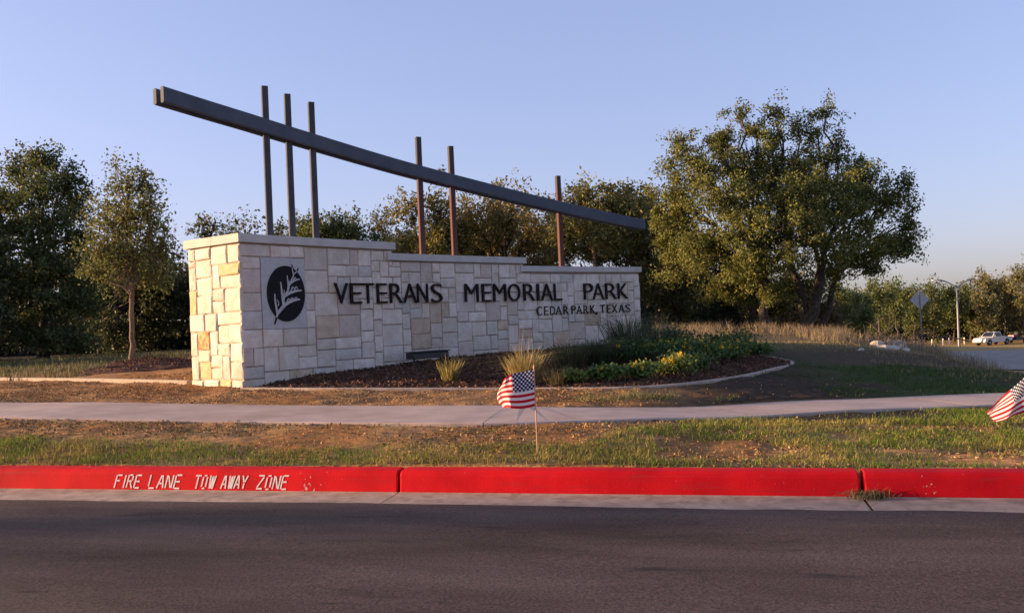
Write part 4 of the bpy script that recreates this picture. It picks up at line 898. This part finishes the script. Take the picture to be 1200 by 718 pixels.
for k, (px, py, wp, hp, lb, nf, cl) in enumerate([
    (674, 448, 24, 15, 'small sparse shrub with one yellow bloom beside the low olive grass', 4, (.10, .13, .03)),
    (710, 446, 34, 20, 'low leafy green shrub without blooms near the small yellow-bloomed one', 3, (.06, .10, .025)),
    (752, 444, 34, 22, 'bright leafy shrub with yellow flowers facing the kinked edging', 12, (.085, .12, .03)),
    (790, 440, 38, 26, 'fullest yellow flowering shrub in the sunlit front of the bed', 26, (.10, .12, .03)),
    (735, 426, 50, 30, 'dark shrub before the tall wispy grass with few blooms', 6, (.04, .07, .02)),
    (780, 424, 60, 30, 'wide dark green shrub dotted yellow in the middle of the bed', 18, (.04, .075, .02)),
    (825, 424, 60, 30, 'dense green shrub thick with small yellow flowers towards the rounded edging', 26, (.045, .08, .02)),
    (862, 421, 48, 26, 'yellow-dotted shrub filling the rounded end of the bed', 24, (.05, .08, .02)),
    (845, 412, 70, 26, 'back row dark shrub against the dry grass at the rounded end', 14, (.035, .065, .02)),
    (888, 418, 34, 18, 'small yellow-dotted shrub nearest the rounded tip of the edging', 10, (.05, .085, .02)),
    (812, 434, 40, 20, 'low leafy shrub just behind the edging past the fullest yellow shrub', 8, (.06, .09, .025)),
    (800, 410, 70, 30, 'back row dark shrub close behind the wide dotted shrub', 10, (.035, .06, .02))]):
    flower_shrub(px, py, wp, hp, lb, k, cl, nf)
# a few weeds: bank in front of the edging, tuft in the gutter joint
def weeds(name, label, px0, px1, py, n, h, seed, cols=((.14, .17, .05), (.25, .22, .09)), sp=.3):
    r = np.random.default_rng(seed); P = []
    for k in range(n):
        x, y = ground_hit(r.uniform(px0, px1), py+r.normal(0, 1.5)); X, Y = cw(x, y); P.append((X, Y, hz(x, y)-.01))
    P = np.repeat(np.array(P), 9, 0); hh = np.repeat(r.uniform(.35, 1.3, n), 9)*h; P[:, :2] += r.normal(size=(len(P), 2))*.035; v, f = blades(P, hh, .0032, r, .6, fan=True); stuff(obj(name, v, f, M['grass'], col=bcol(len(P), *cols, r)), label, 'grass')
weeds('bank_weeds', 'pale weeds sprouting on the bank between edging and sidewalk', 680, 795, 468, 60, .14, 3)
weeds('bank_grass', 'small green tufts at the back edge of the sidewalk', 840, 870, 469, 8, .09, 5, ((.07, .11, .03), (.12, .15, .05)))
xg = JB; r = np.random.default_rng(12); P = np.stack([xg+.05+r.normal(size=170)*.07, KY-.06+r.normal(size=170)*.03, np.full(170, float(kerb_z(xg))+.002)], -1); v, f = blades(P, .075, .004, r, 1.1, droop=.5)
stuff(obj('gutter_weeds', v, f, M['grass'], col=bcol(170, (.12, .14, .05), (.28, .2, .1), r)), 'wilted tuft of grass clippings in the gutter at the open kerb joint', 'grass')

# ------------------------------------------------------------------ small flags on sticks
m, t, b = new_mat('flag_print'); M['flag'] = m
uvn = N(t, 'ShaderNodeUVMap'); sp = N(t, 'ShaderNodeSeparateXYZ'); t.links.new(uvn.outputs[0], sp.inputs[0])
def mth(op, a, b_=None, c=None):
    n = N(t, 'ShaderNodeMath', operation=op)
    for i, q in enumerate((a, b_, c)):
        if q is None: continue
        if isinstance(q, (int, float)): n.inputs[i].default_value = q
        else: t.links.new(q, n.inputs[i])
    return n.outputs[0]
u_, v_ = sp.outputs[0], sp.outputs[1]
st_ = mth('MODULO', mth('FLOOR', mth('MULTIPLY', v_, 13)), 2)                 # 0 = red stripe (top and bottom)
canton = mth('MULTIPLY', mth('LESS_THAN', u_, .4), mth('GREATER_THAN', v_, 6/13))
cu_, cv_ = mth('MULTIPLY', u_, 11/.4), mth('MULTIPLY', mth('SUBTRACT', v_, 6/13), 9/(7/13))
iu, iv = mth('FLOOR', cu_), mth('FLOOR', cv_)
par = mth('MODULO', mth('ADD', iu, iv), 2)
du, dv = mth('SUBTRACT', mth('FRACT', cu_), .5), mth('SUBTRACT', mth('FRACT', cv_), .5)
rad = mth('SQRT', mth('ADD', mth('MULTIPLY', mth('MULTIPLY', du, du), .42), mth('MULTIPLY', dv, dv)))
ang = mth('ARCTAN2', du, dv); star = mth('LESS_THAN', rad, mth('ADD', .36, mth('MULTIPLY', mth('COSINE', mth('MULTIPLY', ang, 5)), .10)))
star = mth('MULTIPLY', star, mth('LESS_THAN', par, .5))
mx1 = N(t, 'ShaderNodeMix', data_type='RGBA'); t.links.new(st_, mx1.inputs[0]); mx1.inputs[6].default_value = (.52, .012, .025, 1); mx1.inputs[7].default_value = (.80, .76, .72, 1)
mx2 = N(t, 'ShaderNodeMix', data_type='RGBA'); t.links.new(star, mx2.inputs[0]); mx2.inputs[6].default_value = (.018, .02, .07, 1); mx2.inputs[7].default_value = (.80, .78, .76, 1)
mx3 = N(t, 'ShaderNodeMix', data_type='RGBA'); t.links.new(canton, mx3.inputs[0]); t.links.new(mx1.outputs[2], mx3.inputs[6]); t.links.new(mx2.outputs[2], mx3.inputs[7])
t.links.new(mx3.outputs[2], b.inputs['Base Color']); b.inputs['Roughness'].default_value = .75; b.inputs['Specular IOR Level'].default_value = .2
tr = N(t, 'ShaderNodeBsdfTranslucent'); t.links.new(mx3.outputs[2], tr.inputs[0]); ms = N(t, 'ShaderNodeMixShader'); ms.inputs[0].default_value = .35
t.links.new(b.outputs[0], ms.inputs[1]); t.links.new(tr.outputs[0], ms.inputs[2]); t.links.new(ms.outputs[0], t.nodes['Material Output'].inputs[0])
def stick_flag(base, top, label, shape):
    """shape(u,v) -> offset from the stick in level camera frame (right, away, up)"""
    root = thing('stick_flag', tuple(base), label, 'flag', None)
    base, top = np.array(base), np.array(top); ax = (top-base)/np.linalg.norm(top-base)
    obj('stick', *tube([base-ax*.08, base, (base+top)/2, top], .0048, 8), M['pole_wood'], root)
    tip = top; vv, ff = tube([tip, tip+ax*.006, tip+ax*.016, tip+ax*.026, tip+ax*.034], [.005, .009, .009, .006, .0015], 8); obj('finial', vv, ff, M['pole_wood'], root)
    nu_, nv_ = 48, 30; U, Vv = np.meshgrid(np.linspace(0, 1, nu_+1), np.linspace(0, 1, nv_+1)); pos = top-ax*.004+(Vv[..., None]-1)*.300*ax
    ox, oy, oz = shape(U, Vv); X, Y = cw(ox, oy); pos = pos+np.stack([X, Y, oz], -1); I = np.arange(U.size).reshape(U.shape)
    F = np.stack([I[:-1, :-1], I[:-1, 1:], I[1:, 1:], I[1:, :-1]], -1).reshape(-1, 4)
    o = obj('cloth', pos.reshape(-1, 3), F, M['flag'], root, smooth=True); me = o.data; uv = me.uv_layers.new(name='UVMap'); li = np.empty(len(me.loops), np.int32); me.loops.foreach_get('vertex_index', li)
    uv.data.foreach_set('uv', np.stack([U.ravel()[li], Vv.ravel()[li]], -1).astype(np.float32).ravel())
    return root
x, y = ground_hit(630, 534); X, Y = cw(x, y); g = hz(x, y); top = at(625.8, 432, y+.02)
def shape1(u, v):
    run = .455*u; c = np.clip(u-.42, 0, 1)/.58
    bulge = .052*np.sin(np.pi*np.clip(v*1.15-.08, 0, 1))
    ox = -(np.minimum(run, .19)+(.075+bulge)*np.sin(c*1.45)); oy = .02*np.sin(u*10+v*3.5)*u+.006*np.sin(u*23-v*5)*u+.17*(1-np.cos(c*1.5))-.03*u
    oz = -.05*u*v-.045*c*c*v-.012*np.sin(u*7)*(1-v)-.02*u
    return ox, oy, oz
stick_flag((X, Y, g), top, 'small striped flag flying from a wooden stick in the verge before the sign', shape1)
x, y = ground_hit(1207, 522); X, Y = cw(x, y); g = hz(x, y); top = at(1203.5, 438, y)
def shape2(u, v):
    ox = -.265*u-.012*np.sin(u*5+v*3)*u; oy = .16*u*v+.03*np.sin(u*6+v*5)*u; oz = -u*(.07+.235*v)-.012*np.sin(v*9)*u
    return ox, oy, oz
stick_flag((X, Y, g), top, 'small striped flag drooping from its stick, its cloth hanging low near the sidewalk', shape2)

# ------------------------------------------------------------------ far side: cross road, signs, lamp, truck, posts, rubble
xs = np.linspace(9, 110, 60); rings = []
for x in xs:
    ya, yb_ = 35.5-.0*x, 46.5; row = []
    for y in np.linspace(ya, yb_, 8): row.append((*cw(x, y), float(smooth_h(np.array([x]), np.array([y]))[0])+.03))
    rings.append(row)
v, f = loft(np.array(rings), closed=False, caps=False); M['asphalt_pale'] = noise_mat('old_pale_asphalt', (.22, .19, .165), (.29, .255, .22), 1.2, .9, .3, 40, .01)
structure(obj('cross_road', v, [q[:, ::-1] for q in f], M['asphalt_pale'], smooth=True))
# diamond sign seen from behind
D = 52.; bp = base_at(1080, D); gz = bp[2]; ctr = at(1078, 351, D); q = thing('road_sign', tuple(bp), 'blank grey back of a diamond road sign on a thin post by the cross road', 'road sign')
e = np.array((*cw(1, 0), 0)); aw = np.array((*cw(0, 1), 0)); h = .54
ring = lambda k, off: [ctr+e*(h-k)*a+np.array((0, 0, 1))*(h-k)*c+aw*off for a, c in ((1, .06), (.06, 1), (-.06, 1), (-1, .06), (-1, -.06), (-.06, -1), (.06, -1), (1, -.06))]
v, f = loft(np.array([ring(0, .028), ring(0, .034), ring(.004, .036)])); obj('sign_plate', v, f, M['sign_back'], q)
pc = np.array((bp[0], bp[1], 0)); tp_ = ctr[2]+.5
v, f = cat_mesh([box(-.03, .03, -.008, .0, 0, tp_-gz+.3), box(-.03, -.022, .0, .03, 0, tp_-gz+.3), box(.022, .03, .0, .03, 0, tp_-gz+.3)]); v = np.array([(*(np.array(ctr[:2])+e[:2]*a+aw[:2]*b_), gz-.3+c) for a, b_, c in v]); obj('post', v, f, M['galv'], q)
for dz in (-.3, .3):
    p = ctr+np.array((0, 0, dz)); obj('bolt', *tube([p-aw*.02, p+aw*.03], .02, 6), M['dark_metal'], q)
# double-arm street lamp
D = 112.; bp = base_at(1123.5, D); top = at(1121, 334, D); q = thing('street_lamp', tuple(bp), 'tall grey street lamp with two curved arms standing by the far field', 'street lamp'); 
obj('pole', *tube([bp-(0, 0, .2), bp+(0, 0, .6), (bp+top)/2, top], [.16, .15, .12, .08], 10), M['galv'], q, smooth=True); obj('base_plate', *tube([bp-(0, 0, .05), bp+(0, 0, .25), bp+(0, 0, .3)], [.26, .26, .18], 10), M['galv'], q)
for a, c in ((-1, .9), (1, .9)):
    P = np.array([top-(0, 0, .35), top+e*a*.6+(0, 0, .1), top+e*a*1.5+(0, 0, .55), top+e*a*2.3+(0, 0, .72)]); arm = obj('arm', *tube(catmull(P, 6), .085, 8), M['galv'], q, smooth=True)
    hd = P[-1]; v, f = tube([hd, hd+e*a*.15, hd+e*a*.45, hd+e*a*.75, hd+e*a*.82], [.06, .13, .17, .12, .03], 10); v[:, 2] = hd[2]+(v[:, 2]-hd[2])*.55; obj('lamp_head', v, f, M['white_post'], q, smooth=True)
# pickup with low trailer
D = 121.; bp = base_at(1163, D); ang = math.radians(205)-0.0; fx = np.array(cw(math.cos(ang), math.sin(ang))); lx = np.array([-fx[1], fx[0]])
tk = thing('pickup_truck', tuple(bp), 'white pickup truck parked on the far grass below the trees', 'pickup truck')
def TL(v): v = np.asarray(v, float); return np.stack([bp[0]+fx[0]*v[:, 0]+lx[0]*v[:, 1], bp[1]+fx[1]*v[:, 0]+lx[1]*v[:, 1], bp[2]+v[:, 2]], -1)
def prism(prof, y0, y1, inset=0., zref=None):
    P = np.array(prof); r0 = np.stack([P[:, 0], np.full(len(P), y0), P[:, 1]], -1); r1 = np.stack([P[:, 0], np.full(len(P), y1), P[:, 1]], -1)
    if inset:
        for r, s in ((r0, 1), (r1, -1)): r[:, 1] += s*inset*np.clip((P[:, 1]-zref)/.6, 0, 1)
    return loft(np.stack([r0, r1]))
body = [(-2.7, .55), (-2.68, 1.08), (-.75, 1.10), (-.75, 1.12), (1.05, 1.12), (1.25, 1.10), (2.45, 1.0), (2.62, .85), (2.65, .5), (2.2, .45), (2.1, .75), (1.9, .88), (1.6, .88), (1.4, .75), (1.3, .42), (-1.2, .42), (-1.3, .75), (-1.5, .88), (-1.8, .88), (-2.0, .75), (-2.1, .5)]
v, f = prism(body, -.95, .95); obj('body', TL(v), f, M['truck_white'], tk)
v, f = prism([(-.75, 1.1), (-.62, 1.72), (-.5, 1.78), (.35, 1.78), (.5, 1.72), (1.15, 1.1)], -.9, .9, .14, 1.15); cabn = obj('cab', TL(v), f, M['truck_white'], tk)
v, f = prism([(-.6, 1.17), (-.5, 1.66), (.38, 1.66), (.95, 1.17)], -.885, .885, .115, 1.15); v2 = v.copy(); v2[:, 1] *= 1.03; obj('side_windows', TL(v2), f, M['glass_dark'], cabn)
v = np.array([(1.11, -.72, 1.18), (1.11, .72, 1.18), (.56, .66, 1.68), (.56, -.66, 1.68)]); v = np.concatenate([v+(.03, 0, .02), v-(.02, 0, .02)]); obj('windscreen', TL(v), BOXF, M['glass_dark'], cabn)
for wx in (1.75, -1.65):
    for s in (-1, 1):
        wv, wf = tube([(wx, s*.72, .38), (wx, s*.93, .38)], .38, 16); wh = obj('wheel', TL(wv), wf, M['tyre'], tk); wv, wf = tube([(wx, s*.925, .38), (wx, s*.945, .38)], .2, 10); obj('rim', TL(wv), wf, M['galv'], wh)
for s in (-1, 1):
    v, f = box(2.56, 2.64, s*.72-.16, s*.72+.16, .72, .88); obj('headlight', TL(v), f, M['galv'], tk)
    v, f = box(.75, .9, s*1.06-.1, s*1.06+.1, 1.15, 1.35); obj('mirror', TL(v), f, M['dark_metal'], tk)
v, f = box(2.62, 2.74, -.95, .95, .45, .62); obj('bumper', TL(v), f, M['galv'], tk)
bp2 = bp.copy(); trl = thing('flat_trailer', (bp[0]-fx[0]*5, bp[1]-fx[1]*5, bp[2]), 'low dark trailer hitched behind the white pickup', 'trailer')
v, f = box(-6.6, -3.5, -.9, .9, .48, .6); obj('deck', TL(v), f, M['dark_metal'], trl); v, f = box(-3.5, -2.75, -.06, .06, .46, .56); obj('drawbar', TL(v), f, M['dark_metal'], trl)
for s in (-1, 1):
    wv, wf = tube([(-5.1, s*.95, .32), (-5.1, s*1.12, .32)], .32, 14); obj('wheel', TL(wv), wf, M['tyre'], trl)
    v, f = box(-6.6, -3.5, s*.9-.03, s*.9+.03, .6, .85); obj('side_rail', TL(v), f, M['dark_metal'], trl)
mw = thing('ride_on_mower', (bp[0]-fx[0]*4.2, bp[1]-fx[1]*4.2, bp[2]+.6), 'red ride-on mower carried on the low trailer', 'mower')
v, f = prism([(-4.9, .75), (-4.9, 1.05), (-4.45, 1.1), (-4.2, 1.2), (-3.7, 1.15), (-3.65, .75)], -.4, .4); obj('body', TL(v), f, M['red_machine'], mw)
v, f = prism([(-4.85, 1.1), (-4.95, 1.55), (-4.85, 1.55), (-4.7, 1.2), (-4.4, 1.17), (-4.4, 1.1)], -.25, .25); obj('seat', TL(v), f, M['dark_metal'], mw)
v, f = tube([(-4.15, 0, 1.18), (-4.3, 0, 1.5)], .03, 6); obj('steering_column', TL(v), f, M['dark_metal'], mw)
for wx in (-4.7, -3.9):
    for s in (-1, 1): wv, wf = tube([(wx, s*.4, .82), (wx, s*.55, .82)], .22, 12); obj('wheel', TL(wv), wf, M['tyre'], mw)
# white marker posts along the far field
proto = None
for px in (1092, 1105, 1112, 1130, 1148, 1154, 1160.5, 1167, 1174, 1182):
    b_ = base_at(px, 128.)
    if proto is None:
        v, f = tube([(0, 0, -.2), (0, 0, .8), (0, 0, .9), (0, 0, .94)], [.09, .09, .08, .03], 8); me = mesh_from('marker_post', v, f, M['white_post'])
    o = bpy.data.objects.new('marker_post', me); link(o); o.location = b_; proto = o; tag(o, 'short white post in the row along the far field edge', 'post', 'white posts along the far field')
# rubble and dead brush
rk = np.random.default_rng(17)
for k, (px, py, s, lb) in enumerate([(1037, 408, .20, 'long flat pale slab at the front of the rubble heap'), (1053, 406, .20, 'sunlit upright block of pale rubble at the end of the heap'), (1046, 405, .17, 'small rock wedged between the pale rubble blocks'), (1028, 405, .19, 'grey rounded rock behind the flat rubble slab'), (1062, 410, .10, 'little loose stone lying apart past the rubble heap'), (1009, 411, .07, 'little loose stone lying in the bare soil before the dry grass'),
                                     (1042, 403, .15, 'topmost stone of the rubble heap'), (1057, 408, .13, 'stone leaning on the upright block of rubble')]):
    x, y = ground_hit(px, py); y = min(y, 27.5); x = ray(px, py)[0]*y; X, Y = cw(x, y); g = hz(x, y); a = np.linspace(0, 2*np.pi, 8, endpoint=False)
    sc3 = np.array((1.6 if k == 0 else 1.1, .8, .42 if k == 0 else .75))*s; rings = []
    for zz, rr in ((-.5, .8), (-.1, 1.), (.5, .95), (.85, .6)): rings.append(np.stack([X+np.cos(a)*rr*sc3[0]*rk.uniform(.75, 1.15, 8), Y+np.sin(a)*rr*sc3[1]*rk.uniform(.75, 1.15, 8), g+zz*sc3[2]+rk.normal(size=8)*.12*s], -1))
    v, f = loft(np.array(rings)); tag(obj('rubble_rock', v, f, M['rock'], origin=(X, Y, g)), lb, 'rock')
x, y = ground_hit(1030, 404); y = 28.; x = ray(1026, 404)[0]*y; X, Y = cw(x, y); g = hz(x, y); bt = []
for k in range(60):
    p = np.array((X, Y, g))+np.array((*rk.normal(size=2)*np.array((1.0, .4)), rk.uniform(0, .25))); dd = np.array((*cw(rk.normal(), rk.normal()*.5), rk.uniform(-.1, .5))); dd *= rk.uniform(.4, 1.1)/np.linalg.norm(dd); bt.append(tube(bez(p, p+dd, rk.normal(size=3)*.1, 5), np.linspace(.022, .006, 5), 4, False))
v, f = cat_mesh(bt); tag(obj('brush_pile', v, f, M['bark'], origin=(X, Y, g)), 'heap of dead dark branches lying behind the pale rubble', 'brush pile')
